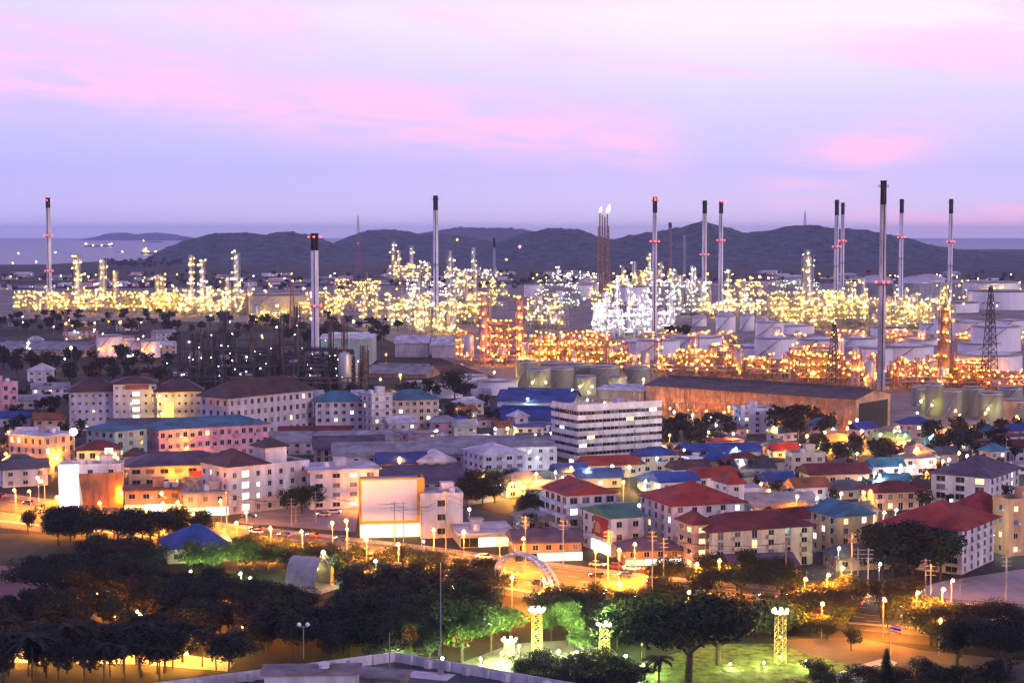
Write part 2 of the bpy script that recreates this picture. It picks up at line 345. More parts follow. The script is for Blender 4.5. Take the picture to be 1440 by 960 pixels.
# ================================================================ REFINERY
def ringlamps(parent, me, n, rad, z, ph=0):
    for i in range(n):
        a = ph + 2 * pi * i / n; put('lamp', me, parent, (rad * cos(a), rad * sin(a), z))
def chimney(px, yb, yt, wpx, label, blk=.15, bands=(), lit=(), wallm=None, topbeacon=True, taper=.82):
    p = G(px, yb); s = mpp(p); h = Zat(p, yt); r = wpx * s / 2
    wallm = wallm or mat('chimney_concrete', (.80, .76, .77), .8, .28, .12, 0, 0, True)
    o = root('chimney', p, 0, label, 'chimney', 'tall refinery chimneys')
    zb = h * (1 - blk); n = 16; rz = lambda z: r * (1 - (1 - taper) * z / h)
    put('shaft', MB().lathe([(r * 1.12, 0), (r, h * .03), (rz(zb), zb)], n).mesh('shaft', [wallm], True), o)
    if blk: put('black_top', MB().lathe([(rz(zb) + .03, zb + .01), (rz(h), h * .992), (rz(h) * 1.1, h * .993), (rz(h) * 1.1, h), (rz(h) * .8, h), (rz(h) * .75, h - 3)], n).mesh('black_top', [BLACK], True), o)
    for yy in list(bands) + ([] if not blk else [yt + (yb - yt) * .03]):
        z = Zat(p, yy); k = MB(); rr = rz(z) + 1.3
        k.lathe([(rr, z - .15), (rr, z + .15)], n)
        for i in range(n):
            a = 2 * pi * i / n; k.bar((rr * cos(a), rr * sin(a), z), (rr * cos(a), rr * sin(a), z + 1.2), .08)
        k.lathe([(rr, z + 1.15), (rr + .06, z + 1.2), (rr, z + 1.27)], n)
        put('platform', k.mesh('platform', [DSTEEL]), o)
    k = MB(); k.box(-.3, .3, -r - .5, -r - .35, 0, h * .98); put('ladder', k.mesh('ladder', [DSTEEL]), o)
    for yy in lit:
        z = Zat(p, yy) + 1.0; rr = rz(z) + 1.5
        for a in (pi * 1.05, pi * 1.5, pi * 1.95): put('beacon', L_RED, o, (rr * cos(a), rr * sin(a), z), 0, .8 + .35 * s)
    return o
chimney(70, 436, 278, 7.5, 'leftmost grey chimney with black tip above the golden refinery lights', .09, (332, 382), (283, 332, 382))
chimney(443.5, 500, 328, 11, 'short stout chimney with a wide black top and two red beacons', .14, (432,), (335, 432), None, True, .95)
chimney(613, 462, 275, 8, 'slender white chimney in the middle rising alone over the dense yellow lights', .11, (373,), ())
chimney(920, 478, 277, 7.5, 'pale chimney with glowing red crown above the white lit plant', .11, (341,), (281, 283, 341))
chimney(990, 442, 282, 7.5, 'pale chimney with thick black tip and one low red ring', .115, (359,), (359,))
chimney(1013, 436, 283, 7, 'thin pale chimney beside the bright orange mast lamp', .11, (339,), (285, 339))
chimney(1175, 448, 281, 7, 'left chimney of the close pair at the right', .13, (348, 375), (348,))
chimney(1183.5, 436, 285, 6, 'right slightly shorter chimney of the close pair', .11, (340, 370), (340,))
chimney(1238.5, 552, 254, 11.5, 'tallest nearest dark-streaked chimney with a long black top', .112, (400,), (399,), mat('chimney_streaked', (.52, .45, .43), .8, .55, .09, 0, 0, True), True, .72)
chimney(1266, 436, 280, 7, 'pale chimney with red ring in front of the domed tanks', .125, (335, 364), (335,))
chimney(1335, 442, 280, 7, 'rightmost pale chimney standing right of the domed tanks', .125, (341, 374), (341,))
chimney(942, 392, 313, 6, 'short brown chimney far behind the white lit plant', .08, (), (), mat('brown_brick', (.22, .14, .13), .9), False, .75)
chimney(962, 390, 331, 4, 'thin low grey chimney under the main hill summit', 0, (), (), WALL['grey'], False, .8)
chimney(1143, 398, 372, 3.5, 'small thin vent pipe beside the tapering lit column', 0, (), (), WALL['grey'], False)
chimney(695, 402, 335, 4, 'thin dark vent stack before the saddle between hills', .2, (), (), STEEL, False)
chimney(516, 448, 383, 3.2, 'thin pale vent pipe left of the yellow lit plant', 0, (), (), STEEL, False)
chimney(564, 440, 384, 3.4, 'thin pale vent pipe over the yellow lit plant', 0, (), (), STEEL, False)
chimney(593, 440, 386, 3.4, 'thin pale vent pipe just left of the slender middle chimney', 0, (), (), STEEL, False)

def lattice(k, w0, w1, h, seg, t, z0=0.0):
    """square tapering lattice between z0 and z0+h"""
    L = lambda z: (w0 + (w1 - w0) * (z - z0) / h) / 2
    zs = [z0 + h * i / seg for i in range(seg + 1)]
    for a, b in zip(zs, zs[1:]):
        la, lb = L(a), L(b)
        ca = [(-la, -la, a), (la, -la, a), (la, la, a), (-la, la, a)]; cb = [(-lb, -lb, b), (lb, -lb, b), (lb, lb, b), (-lb, lb, b)]
        for i in range(4):
            j = (i + 1) % 4
            k.bar(ca[i], cb[i], t); k.bar(ca[i], cb[j], t * .6); k.bar(ca[j], cb[i], t * .6); k.bar(cb[i], cb[j], t * .6)
    return k
def flare(px, yb, yt, label):
    p = G(px, yb); h = Zat(p, yt); o = root('flare_tower', p, 0, label, 'flare tower')
    put('steel_frame', lattice(MB(), 19, 15, h * .83, 12, .9).mesh('frame', [RSTEEL]), o)
    for x, y, hh in ((-5.5, 0, 1), (-2, -3, .97), (2, 3, .95), (5.5, 0, .99)):
        put('flare_pipe', MB().tube((x, y, 0), (x, y, h * hh), 1.1, 1.0, 8).mesh('pipe', [RSTEEL]), o)
    fm = emit('flame', (1, .50, .25), 6)
    for x, hh, s in ((-5.5, 1, 1), (5.5, .99, 1.5)):
        k = MB(); k.lathe([(.7, 0), (2.0 * s, 2 * s), (1.7 * s, 4.5 * s), (.8 * s, 7 * s), (.1, 9 * s)], 8)
        k.v = [(a + c * .25, b, c) for a, b, c in k.v]
        put('flame', k.mesh('flame', [fm], True), o, (x, 0, h * hh))
flare(848.5, 412, 299, 'brown lattice flare tower with two flames on top')

FR = {}
def steelframe(w, d, h, key):
    kk = (round(w), round(d), round(h), key % 3)
    if kk in FR: return FR[kk]
    k = MB(); nx = max(2, int(w / 6) + 1); lv = max(2, int(h / 5)); rr = random.Random(key)
    xs = [-w / 2 + w * i / (nx - 1) for i in range(nx)]; ys = [0, d / 2, d]
    for x in xs:
        for y in ys: k.box(x - .3, x + .3, y - .3, y + .3, 0, h * rr.uniform(.8, 1.0))
    for l in range(1, lv + 1):
        z = h * l / lv * .95
        for y in ys: k.box(-w / 2, w / 2, y - .2, y + .2, z - .45, z)
        for x in xs: k.box(x - .2, x + .2, 0, d, z - .42, z - .02)
        a = rr.uniform(-w / 2, 0); b = rr.uniform(0, w / 2); k.box(a, b, .1, d - .1, z, z + .12)
        for i in range(nx - 1):
            if rr.random() < .35: k.bar((xs[i], 0, z - 5), (xs[i + 1], 0, z), .18)
        for y in (0, d): k.box(a, b, y - .05, y + .05, z + 1.0, z + 1.1)
        for i in range(4):
            z2 = z + rr.uniform(.6, 2.5); y = rr.uniform(.5, d - .5); k.tube((-w / 2, y, z2), (w / 2, y, z2), rr.uniform(.15, .4), None, 5, False)
    for i in range(5):
        x = rr.uniform(-w / 2, w / 2); k.tube((x, -.5, 0), (x, -.5, h * rr.uniform(.4, .95)), rr.uniform(.2, .5), None, 5, False)
    FR[kk] = k; return k
VES = MB().lathe([(.05, -.5), (.7, -.42), (1, -.25), (1, 1.25), (.7, 1.42), (.05, 1.5)], 12).mesh('drum', [PIPE], True)
def rotx(o): o.rotation_euler = (0, pi / 2, 0)
def colmesh(r, h, m): return MB().lathe([(r * 1.2, 0), (r * 1.2, 2), (r, 3), (r, h * .55), (r * .85, h * .6), (r * .85, h - r * .7), (r * .5, h - .15 * r), (.1, h)], 12).mesh('column', [m], True)
UN = []
def unit(label, x0, x1, yb, yt, cols, lamp, nl, seed, frame=STEEL, vm=None, depth=34, rows=2, lsc=1.0, extra=6, lamp2=None):
    rr = random.Random(seed); p = G((x0 + x1) / 2, yb); s = mpp(p); W = (x1 - x0) * s; Hf = Zat(p, yt)
    o = root('process_unit', p, 0, label, 'refinery plant', 'lit process units of the refinery')
    spots = []; vm = vm or PIPE
    for row in range(rows):
        y0 = row * depth / rows; x = -W / 2
        while x < W / 2 - 5:
            fw = rr.choice((12, 18, 24)); fw = min(fw, W / 2 - x)
            if rr.random() < .78 and fw > 6:
                fh = round(Hf * rr.uniform(.45, 1) * (1 if row else .8)) + 4; key = rr.randrange(999); d = 10
                me = steelframe(fw, d, fh, key).mesh('steel_frame', [frame])
                put('steel_frame', me, o, (x + fw / 2, y0, 0)); lv = max(2, int(fh / 5))
                for l in range(1, lv + 1):
                    for i in range(int(fw / 3.5) + 1): spots.append((x + fw * (i + rr.uniform(.1, .6)) / (fw / 3.5 + 1), y0 - .8 if rr.random() < .75 else y0 + d + .5, fh * l / lv * .95 + 2.2))
                for i in range(2):
                    v = put('vessel', VES, o, (x + rr.uniform(.1, .5) * fw, y0 + rr.uniform(2, d - 2), fh * rr.randrange(1, lv) / lv * .95 + 1.5), 0, rr.uniform(1.0, 1.7)); rotx(v); v.scale = (v.scale[0], v.scale[1], v.scale[0] * 2.2)
            else:
                r = rr.uniform(2, 4); put('vessel', VES, o, (x + fw / 2, y0 + 4, r * 1.2), 0, (r, r, r * rr.uniform(1.5, 3.5)))
                spots += [(x + fw / 2 + rr.uniform(-4, 4), y0 - .6, rr.uniform(4, 9)) for i in range(4)]
            x += fw + rr.uniform(1, 6)
    cl = list(cols) + [(rr.uniform(x0, x1), yb - (yb - yt) * rr.uniform(.75, 1.35), rr.uniform(2.2, 4.5) / s / 1.0 * .8) for i in range(extra)]
    for cx, cyt, cw in cl:
        h = Zat(p, cyt); r = max(.9, cw * s / 2); x = (cx - (x0 + x1) / 2) * s; y = rr.uniform(.2, .7) * depth
        c = put('column', colmesh(r, h, vm), o, (x, y, 0)); z = 9.0; k = MB(); sd = []
        while z < h - 1:
            a0 = rr.uniform(0, 6.28); k.lathe([(r + 1.3, z), (r + 1.3, z + .2)], 12); k.lathe([(r + 1.3, z + 1.1), (r + 1.38, z + 1.15), (r + 1.3, z + 1.2)], 12)
            sd.append(z); z += rr.uniform(5, 9)
        k.tube((r + .8, 0, 1), (r + .8, 0, h), .35, None, 5); k.box(-r - .6, -r - .2, -.4, .4, 0, h)
        if sd: put('platform', k.mesh('platform', [frame]), c)
        for z in sd:
            for a in (pi * 1.5 + rr.uniform(-.4, .4), pi * rr.choice((1.0, 1.98))): spots.append((x + (r + 1.4) * cos(a), y + (r + 1.4) * sin(a), z + 2.2))
        spots += [(x + (r + 1.4) * cos(1.5 * pi), y - r - 1.4, zz + 2.2) for zz in sd] if h > 45 else []
    # pipe rack along the front
    k = MB(); n = max(2, int(W / 8))
    for i in range(n + 1):
        x = -W / 2 + W * i / n
        for y in (-9, -5): k.box(x - .25, x + .25, y - .25, y + .25, 0, 7.5)
        for z in (4.5, 7.2): k.box(x - .2, x + .2, -9.2, -4.8, z - .3, z)
        if i % 2: spots.append((x, -9.6, 8.2)); spots.append((x + 3, -9.6, 5.4))
    put('pipe_rack', k.mesh('rack', [frame]), o); k = MB()
    for i in range(9):
        y, z = -8.6 + (i % 5) * .8, 4.75 if i < 5 else 7.45; k.tube((-W / 2, y, z), (W / 2, y, z), rr.choice((.18, .25, .35)), None, 6, False)
    put('pipes', k.mesh('pipes', [vm]), o)
    rr.shuffle(spots)
    for i, q in enumerate(spots[:int(nl * 1.5)]): put('lamp', lamp2 if lamp2 and rr.random() < .3 else (STRONG.get(id(lamp), lamp) if i % 6 == 0 else lamp), o, (q[0] + rr.uniform(-.6, .6), q[1] - rr.uniform(0, 1.5), max(2, q[2] + rr.uniform(-1.1, .7))), 0, lsc * rr.uniform(.22, .62) ** .9 * (1.5 if rr.random() < .12 else 1))
    UN.append(o); return o
# far golden band at the left
unit('golden lit refinery plant round the leftmost chimney', 20, 135, 440, 418, [(105, 357, 9), (62, 405, 5)], L_YE, 90, 1, lsc=1.15)
unit('golden lit plant with two blunt columns right of leftmost chimney', 135, 210, 440, 416, [(142, 364, 9.5), (157, 381, 6)], L_YE, 60, 2, lsc=1.15)
unit('golden lit plant with twin short columns left of three slim towers', 196, 262, 442, 412, [(216, 386, 6.5), (226, 388, 5)], L_YE, 75, 3, lsc=1.2)
unit('brightest golden plant with three slim lit towers', 256, 345, 444, 412, [(263.5, 358, 5), (282.5, 366, 6), (331.5, 355, 8), (316, 388, 6)], L_YE, 120, 4, lsc=1.25, lamp2=L_WH)
unit('golden lit plant behind the stout black-topped chimney', 420, 478, 448, 420, [], L_YE, 40, 5)
unit('dense yellow lit plant left of the slender middle chimney', 508, 575, 462, 418, [(528, 405, 4)], L_YE, 95, 6, lsc=1.05, lamp2=L_GR)
unit('dense yellow lit plant around the slender middle chimney foot', 575, 640, 470, 420, [(632, 362, 7), (588, 395, 5)], L_YE, 110, 7, lsc=1.05, lamp2=L_GR)
unit('tall yellow lit plant between slender chimney and orange plant', 636, 690, 456, 392, [(655, 380, 6), (668, 372, 5)], L_YE, 90, 8, lamp2=L_GR)
unit('far lit plant with two tall columns under the middle hill', 543, 606, 394, 372, [(552, 339, 6), (577.5, 345, 6), (560, 353, 4)], L_YE, 70, 9, lsc=1.3, lamp2=L_WH)
unit('far pale lit plant right of slender middle chimney', 625, 700, 396, 380, [(665, 348, 6), (632, 352, 5)], L_WH, 55, 10, lsc=1.2)
unit('orange lit steel plant carrying two pinkish towers', 640, 746, 514, 458, [(680, 418, 11), (731, 418, 11)], L_OR, 150, 11, RSTEEL, mat('pink_vessel', (.55, .36, .32), .7), lsc=.95, extra=2)
unit('small yellow lit plant right of the two pinkish towers', 742, 800, 462, 424, [(752, 418, 3.5), (776, 422, 3.5)], L_YE, 55, 12, lamp2=L_WH)
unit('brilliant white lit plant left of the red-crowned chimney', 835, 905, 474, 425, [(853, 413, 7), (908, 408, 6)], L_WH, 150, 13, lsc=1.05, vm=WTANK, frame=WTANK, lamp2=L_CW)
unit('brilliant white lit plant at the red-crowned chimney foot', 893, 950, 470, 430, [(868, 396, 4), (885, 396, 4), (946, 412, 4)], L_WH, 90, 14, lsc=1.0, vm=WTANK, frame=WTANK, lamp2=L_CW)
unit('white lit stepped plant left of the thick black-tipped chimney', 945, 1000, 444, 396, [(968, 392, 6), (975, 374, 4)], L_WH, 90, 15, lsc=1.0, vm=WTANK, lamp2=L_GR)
unit('far golden lit plant left of red-crowned chimney', 868, 962, 404, 384, [(892, 367, 5), (914, 355, 5), (930, 368, 4), (877, 375, 4)], L_YE, 85, 16, lsc=1.4, lamp2=L_WH)
unit('far scattered plant right of the flare tower', 775, 850, 396, 384, [(785, 374, 4)], L_WH, 40, 17, lsc=1.2)
unit('yellow lit plant below the two central pale chimneys', 985, 1085, 446, 424, [(1025, 378, 4), (1051, 405, 4)], L_YE, 95, 18, lsc=1.1, lamp2=L_WH)
unit('yellow-green lit plant around the broad tapering column', 1084, 1160, 444, 410, [(1138.5, 358, 15), (1138.5, 351, 7)], L_YE, 110, 19, lsc=1.0, lamp2=L_GR)
unit('yellow lit plant at the foot of the close chimney pair', 1098, 1180, 462, 432, [(1105, 428, 4)], L_YE, 85, 20, lsc=1.1)
unit('yellow lit plant between chimney pair and tallest chimney', 1160, 1236, 458, 408, [(1222, 405, 5), (1200, 412, 5)], L_YE, 110, 21, lamp2=L_GR)
unit('yellow lit plant right of the tallest chimney', 1240, 1320, 464, 418, [(1270, 420, 4), (1300, 424, 4), (1287, 414, 5)], L_YE, 100, 22, lamp2=L_GR)
unit('yellow lit plant at the rightmost chimney foot', 1316, 1350, 456, 405, [(1341, 400, 5)], L_YE, 35, 23)
# nearer orange band
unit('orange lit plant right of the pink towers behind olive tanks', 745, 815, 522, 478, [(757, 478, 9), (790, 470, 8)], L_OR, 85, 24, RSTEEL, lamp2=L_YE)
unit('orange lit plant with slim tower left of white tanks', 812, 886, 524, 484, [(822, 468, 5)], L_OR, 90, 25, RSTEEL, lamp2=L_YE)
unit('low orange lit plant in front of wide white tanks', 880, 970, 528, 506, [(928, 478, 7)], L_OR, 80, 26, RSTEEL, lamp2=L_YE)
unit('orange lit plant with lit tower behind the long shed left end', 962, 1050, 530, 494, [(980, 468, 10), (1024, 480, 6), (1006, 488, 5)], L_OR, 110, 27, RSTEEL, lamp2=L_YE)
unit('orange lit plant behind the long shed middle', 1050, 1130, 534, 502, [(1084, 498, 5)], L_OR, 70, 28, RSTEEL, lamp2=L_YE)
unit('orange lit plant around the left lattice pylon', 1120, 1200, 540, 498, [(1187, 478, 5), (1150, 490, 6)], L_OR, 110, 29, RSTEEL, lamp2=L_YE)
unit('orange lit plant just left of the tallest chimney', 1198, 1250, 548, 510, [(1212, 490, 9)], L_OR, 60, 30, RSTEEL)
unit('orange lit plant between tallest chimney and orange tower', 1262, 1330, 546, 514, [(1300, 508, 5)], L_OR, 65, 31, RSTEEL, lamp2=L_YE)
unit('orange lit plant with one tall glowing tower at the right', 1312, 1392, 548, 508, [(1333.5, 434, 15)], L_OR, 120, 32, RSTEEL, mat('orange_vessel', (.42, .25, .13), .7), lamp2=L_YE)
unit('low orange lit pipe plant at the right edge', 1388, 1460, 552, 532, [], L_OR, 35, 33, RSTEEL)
# dark plant at the left middle with cold lamps
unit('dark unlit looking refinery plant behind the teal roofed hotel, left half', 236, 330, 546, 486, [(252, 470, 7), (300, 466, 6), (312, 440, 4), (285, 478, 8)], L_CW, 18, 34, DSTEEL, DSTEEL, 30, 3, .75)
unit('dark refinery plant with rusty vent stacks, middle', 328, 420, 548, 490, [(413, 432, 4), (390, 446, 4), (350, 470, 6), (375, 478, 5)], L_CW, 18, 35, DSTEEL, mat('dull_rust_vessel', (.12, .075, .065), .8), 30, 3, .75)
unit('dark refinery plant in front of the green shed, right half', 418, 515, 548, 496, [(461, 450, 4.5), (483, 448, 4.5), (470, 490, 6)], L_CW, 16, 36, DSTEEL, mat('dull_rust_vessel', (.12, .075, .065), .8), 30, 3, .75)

RK = []
for i, (x, y) in enumerate([(x + (i * 37) % 23, y) for y in (408, 420, 434, 484) for i, x in enumerate(range(470 if y < 480 else 800, 1440, 88))]):
    RK.append(unit('', x, x + 62, y, y - 12, [], (L_YE, L_WH, L_YE, L_GR)[i % 4] if y < 480 else L_OR, 26, 300 + i, rows=1, depth=14, extra=2, lsc=.95))
for i, (x, y) in enumerate([(20, 424), (110, 422), (180, 424), (290, 420), (350, 455), (430, 424), (500, 440)]): RK.append(unit('', x, x + 66, y, y - 10, [], L_YE, 30, 400 + i, rows=1, depth=14, extra=2))
rank(RK, 'low lamp-strung pipe rack plant, #')
# ---- storage tanks
TK = {}
def tank(px, yb, wpx, yt, m=WTANK, roof='cone', grp='white', stairs=True, lamp=None):
    p = G(px, yb); s = mpp(p); r = wpx * s / 2; p = p + Vector((0, r, 0)); h = max(3, Zat(p - Vector((0, r, 0)), yt)); n = 32
    o = root('storage_tank', p, 0, '', 'storage tank', 'storage tanks, ' + grp)
    put('shell', MB().lathe([(r, 0), (r, h * .33), (r + .05, h * .335), (r, h * .34), (r, h * .66), (r + .05, h * .665), (r, h * .67), (r, h - .3), (r + .25, h - .25), (r + .25, h)], n).mesh('shell', [m], False), o)
    pr = {'cone': [(r + .1, h), (r * .5, h + r * .09), (.2, h + r * .16)], 'dome': [(r, h), (r * .92, h + r * .17), (r * .75, h + r * .31), (r * .5, h + r * .42), (r * .25, h + r * .475), (.2, h + r * .49)], 'flat': [(r - .5, h - .8), (r - .6, h - .7), (.2, h - .5)]}[roof]
    rm = mat('tank_roof_paint', (.68, .67, .72), .55, .1, .05) if m is WTANK or roof == 'cone' else m
    if roof == 'dome': rm = mat('dome_alloy', (.50, .50, .56), .4, .1, .05, 0, .3)
    ro = put('roof', MB().lathe(pr, n).mesh('tank_roof', [rm], True), o)
    k = MB()
    for i in range(24):
        a = 2 * pi * i / 24; k.bar((r * cos(a), r * sin(a), h), (r * cos(a), r * sin(a), h + 1.1), .07)
    k.lathe([(r, h + 1.05), (r + .05, h + 1.1), (r, h + 1.16)], 24); put('railing', k.mesh('railing', [STEEL]), o)
    if stairs:
        k = MB(); ns = 20; a0 = pi * 1.15; a1 = pi * 1.15 + min(1.4, h * 1.3 / r)
        for i in range(ns):
            a = a0 + (a1 - a0) * i / ns; b = a0 + (a1 - a0) * (i + 1) / ns; z = h * i / ns; z2 = h * (i + 1) / ns
            q = [(rr_ * cos(t), rr_ * sin(t), zz) for t, zz in ((a, z), (b, z2)) for rr_ in (r + .05, r + 1.1)]
            k.add(q, [(0, 1, 3, 2)]); k.add([(q[1][0], q[1][1], q[1][2]), (q[3][0], q[3][1], q[3][2]), (q[3][0], q[3][1], q[3][2] + 1), (q[1][0], q[1][1], q[1][2] + 1)], [(0, 1, 2, 3)])
        put('stair', k.mesh('stair', [STEEL]), o)
    if lamp:
        for a in (1.38, 1.62): put('lamp', lamp, o, ((r + 3.5) * cos(a * pi), (r + 3.5) * sin(a * pi), min(h * .55, 6)), 0, .8)
    TK.setdefault(grp, []).append(o); return o
for a in [(385, 447, 82, 416)]: tank(*a, mat('buff_tank', (.62, .52, .33), .6), 'flat', 'buff', True, lampmesh('flood', C_YE, .9, 90))
for a, l in [((150, 502, 36, 474), L_OR), ((172, 500, 28, 476), L_OR), ((186, 502, 22, 481), None), ((209, 503, 27, 480), L_OR)]: tank(*a, WTANK, 'flat', 'orange lit', True, lampmesh('flood_or', C_OR, .8, 130) if l else None)
for a in [(928, 506, 62, 481), (900, 500, 70, 483), (985, 498, 76, 477), (1058, 502, 66, 490), (1095, 505, 60, 478), (1160, 500, 66, 480), (1235, 524, 52, 492), (1283, 523, 76, 490), (1215, 488, 56, 478), (1295, 486, 60, 480), (1385, 512, 60, 486), (1400, 545, 100, 503), (1425, 468, 40, 452), (1372, 480, 56, 455), (1410, 495, 70, 462), (1345, 478, 50, 452), (1318, 470, 40, 457),
          (1120, 470, 60, 460), (1085, 476, 40, 455)]: tank(*a, WTANK, 'cone', 'white cone roofed')
for a in [(1022, 468, 28, 446), (1052, 466, 20, 445), (985, 459, 20, 448), (1073, 462, 18, 449)]: tank(*a, WTANK, 'dome', 'small white domed')
for a in [(1236, 425, 52, 400), (1293, 427, 48, 400), (1310, 421, 50, 398)]: tank(*a, WALL['grey'], 'dome', 'large grey domed', False)
for a in [(1405, 420, 80, 398), (1420, 436, 95, 411), (1350, 440, 70, 427), (1262, 432, 60, 424), (750, 418, 26, 401), (826, 420, 32, 401), (890, 424, 44, 404), (787, 424, 10, 409), (1255, 474, 50, 462), (1108, 400, 30, 394)]: tank(*a, WTANK, 'flat', 'distant pale flat topped', False)
FY = lampmesh('flood_yellow', (1, .82, .22), .55, 110)
for a, l in [((740, 545, 30, 510), None), ((758, 552, 34, 521), FY), ((790, 548, 36, 520), None), ((775, 538, 30, 511), None), ((824, 556, 30, 532), FY), ((812, 542, 44, 514), None), ((852, 546, 42, 518), None), ((868, 552, 30, 532), FY), ((898, 544, 34, 519), None),
             ((1317, 586, 26, 542), FY), ((1294, 572, 20, 545), None), ((1343, 590, 26, 551), None), ((1372, 586, 30, 548), None), ((1397, 592, 34, 555), FY), ((1300, 580, 18, 548), FY), ((1425, 578, 34, 548), None), ((1432, 605, 36, 566), None)]: tank(*a, GTANK, 'cone', 'olive', True, l)
for a in [(590, 560, 46, 541), (628, 560, 44, 545), (660, 552, 50, 532), (700, 556, 56, 539)]: tank(*a, WTANK, 'cone', 'low wide behind the hotels', False)
for kx, t in {'buff': 'buff storage tank glowing yellow behind the stout chimney, #', 'orange lit': 'white tank lit orange behind the dark trees at left, #', 'white cone roofed': 'white cone roofed storage tank on the right side, # of its kind',
              'small white domed': 'small white domed tank near the thin pale chimney, # of four', 'large grey domed': 'large grey domed tank below the right hill, # of three', 'distant pale flat topped': 'distant pale flat topped tank, # of its kind',
              'olive': 'olive green tank in the near tank rows, # of its kind', 'low wide behind the hotels': 'low wide pale tank behind the teal roofed hotel, # of four'}.items(): rank(TK[kx], t)

# ---- pylons and masts
def pylon(px, yb, yt, label, arms=True, w=9, m=None, beacons=(), at=None):
    p = at or G(px, yb); h = Zat(p, yt) - p.z; o = root('lattice_mast', p, radians(20), label, 'mast'); k = MB()
    put('lattice', lattice(k, w, 1.4, h, 14, .32).mesh('lattice', [m or DSTEEL]), o)
    if arms:
        for z in (.72, .83, .94): put('cross_arm', lattice(MB(), .8, .8, 1, 1, .2).box(-6, 6, -.25, .25, 0, .4).bar((-6, 0, .4), (0, 0, 2.2), .2).bar((6, 0, .4), (0, 0, 2.2), .2).mesh('arm', [m or DSTEEL]), o, (0, 0, h * z))
    for yy in beacons: put('beacon', L_RED, o, (0, 0, Zat(p, yy)), 0, .9)
pylon(1172, 545, 455, 'dark lattice pylon left of the tallest chimney', False, 7)
pylon(1391, 548, 402, 'tall dark lattice pylon beside the right white tanks', True, 8)
pylon(504, 384, 302, 'tall red and white lattice mast in front of middle hill', False, 12, mat('mast_red', (.35, .12, .12), .7), (303, 342))
pylon(1131, 321, 297, 'small mast on the right hill summit', False, 8, None, (), Vector((A(1131) * 4995, 4995, Zat((0, 4995, 0), 320))))
pylon(93, 492, 436, 'slim rusty mast beside the orange flood lamps at left', False, 3, RSTEEL)
pylon(411, 470, 395, 'rusty lattice mast left of the stout chimney', False, 5, RSTEEL, (395,))
pylon(312, 500, 432, 'dark slender lattice mast over the dark plant', False, 4, DSTEEL)
# ---- the long orange lit shed
def shed(label, a, b, yt_a, depth, m, rm, ridge=6, name='warehouse', bays=24, open_end=False, cat='warehouse'):
    pa, pb = G(*a), G(*b); d = pb - pa; L = d.length; rz = math.atan2(d.y, d.x); h = Zat(pa, yt_a)
    o = root(name, pa, rz, label, cat)
    k = MB(); k.box(0, L, 0, depth, 0, h); k.add([(0, 0, h), (0, depth, h), (0, depth / 2, h + ridge), (L, 0, h), (L, depth, h), (L, depth / 2, h + ridge)], [(0, 2, 1), (3, 4, 5)])
    put('wall', k.mesh('wall', [m]), o)
    for i in range(bays + 1):
        put('wall_rib', MB().box(-.15, .15, -.25, -.005, 0, h).mesh('rib', [m]) if i == 0 else bpy.data.meshes[o.children[1].data.name], o, (L * i / bays, 0, 0))
    ov = 1.2; t = .25; k = MB()
    for sgn in (0, 1):
        y0, y1 = (-ov, depth / 2) if sgn == 0 else (depth + ov, depth / 2); z0 = h - ridge * ov / (depth / 2)
        vs = [(-ov, y0, z0), (L + ov, y0, z0), (L + ov, y1, h + ridge), (-ov, y1, h + ridge)]; vs += [(x, y, z + t) for x, y, z in vs]
        k.add(vs, [(0, 1, 2, 3), (4, 5, 6, 7), (0, 1, 5, 4), (1, 2, 6, 5), (2, 3, 7, 6), (3, 0, 4, 7)])
    put('roof', k.mesh('roof', [rm]), o)
    put('ridge_vent', MB().box(3, L - 3, depth / 2 - 1.5, depth / 2 + 1.5, h + ridge - .4, h + ridge + 1.2).mesh('vent', [rm]), o)
    if open_end: put('end_opening', MB().box(L + .01, L + .3, 3, depth - 3, .2, h * .85).mesh('opening', [BLACK]), o)  # black panel stands for the shade inside the open end
    return o
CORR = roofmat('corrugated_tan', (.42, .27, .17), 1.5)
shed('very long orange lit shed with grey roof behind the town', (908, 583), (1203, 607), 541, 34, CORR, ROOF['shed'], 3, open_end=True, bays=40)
shed('green walled shed with pale roof beside the stout chimney foot', (452, 512), (523, 512), 476, 40, WALL['green'], ROOF['white'], 2)
shed('striped round shouldered shed left of the orange plant', (556, 502), (602, 502), 482, 24, WALL['white'], ROOF['lav'], 4)
shed('second striped pale shed beside the orange plant', (608, 503), (654, 503), 485, 24, WALL['white'], ROOF['lav'], 4)
shed('orange lit low shed behind the hotels', (516, 530), (600, 532), 524, 26, CORR, ROOF['grey'], 4)
shed('blue roofed hall in front of the olive tanks', (700, 578), (805, 580), 562, 26, WALL['paleblue'], ROOF['blue'], 4)
shed('lower blue roofed hall left of the long balcony block', (690, 598), (780, 600), 588, 22, WALL['paleblue'], ROOF['blue'], 4)
shed('orange lit roofless looking hall right of olive tanks', (842, 578), (905, 582), 546, 16, WALL['tan'], ROOF['white'], 1)
shed('long low terminal lit orange at the far left', (-20, 500), (118, 502), 490, 50, WALL['tan'], ROOF['grey'], 3)
# fence lit orange in front of the long shed
o = root('slatted_fence', G(830, 586), 0, 'tall orange lit slatted yard fence before the long shed', 'fence'); a0 = G(830, 586); d = G(1205, 604) - a0; ang = math.atan2(d.y, d.x); o.rotation_euler[2] = ang
post = MB().box(-.16, .16, -.12, .12, 0, 9).mesh('post', [RSTEEL])
for i in range(150): put('post', post, o, (d.length * i / 149, 0, 0))
for z in (.8, 4.5, 8.6): put('rail', MB().box(0, d.length, .13, .22, z, z + .25).mesh('rail', [RSTEEL]), o)

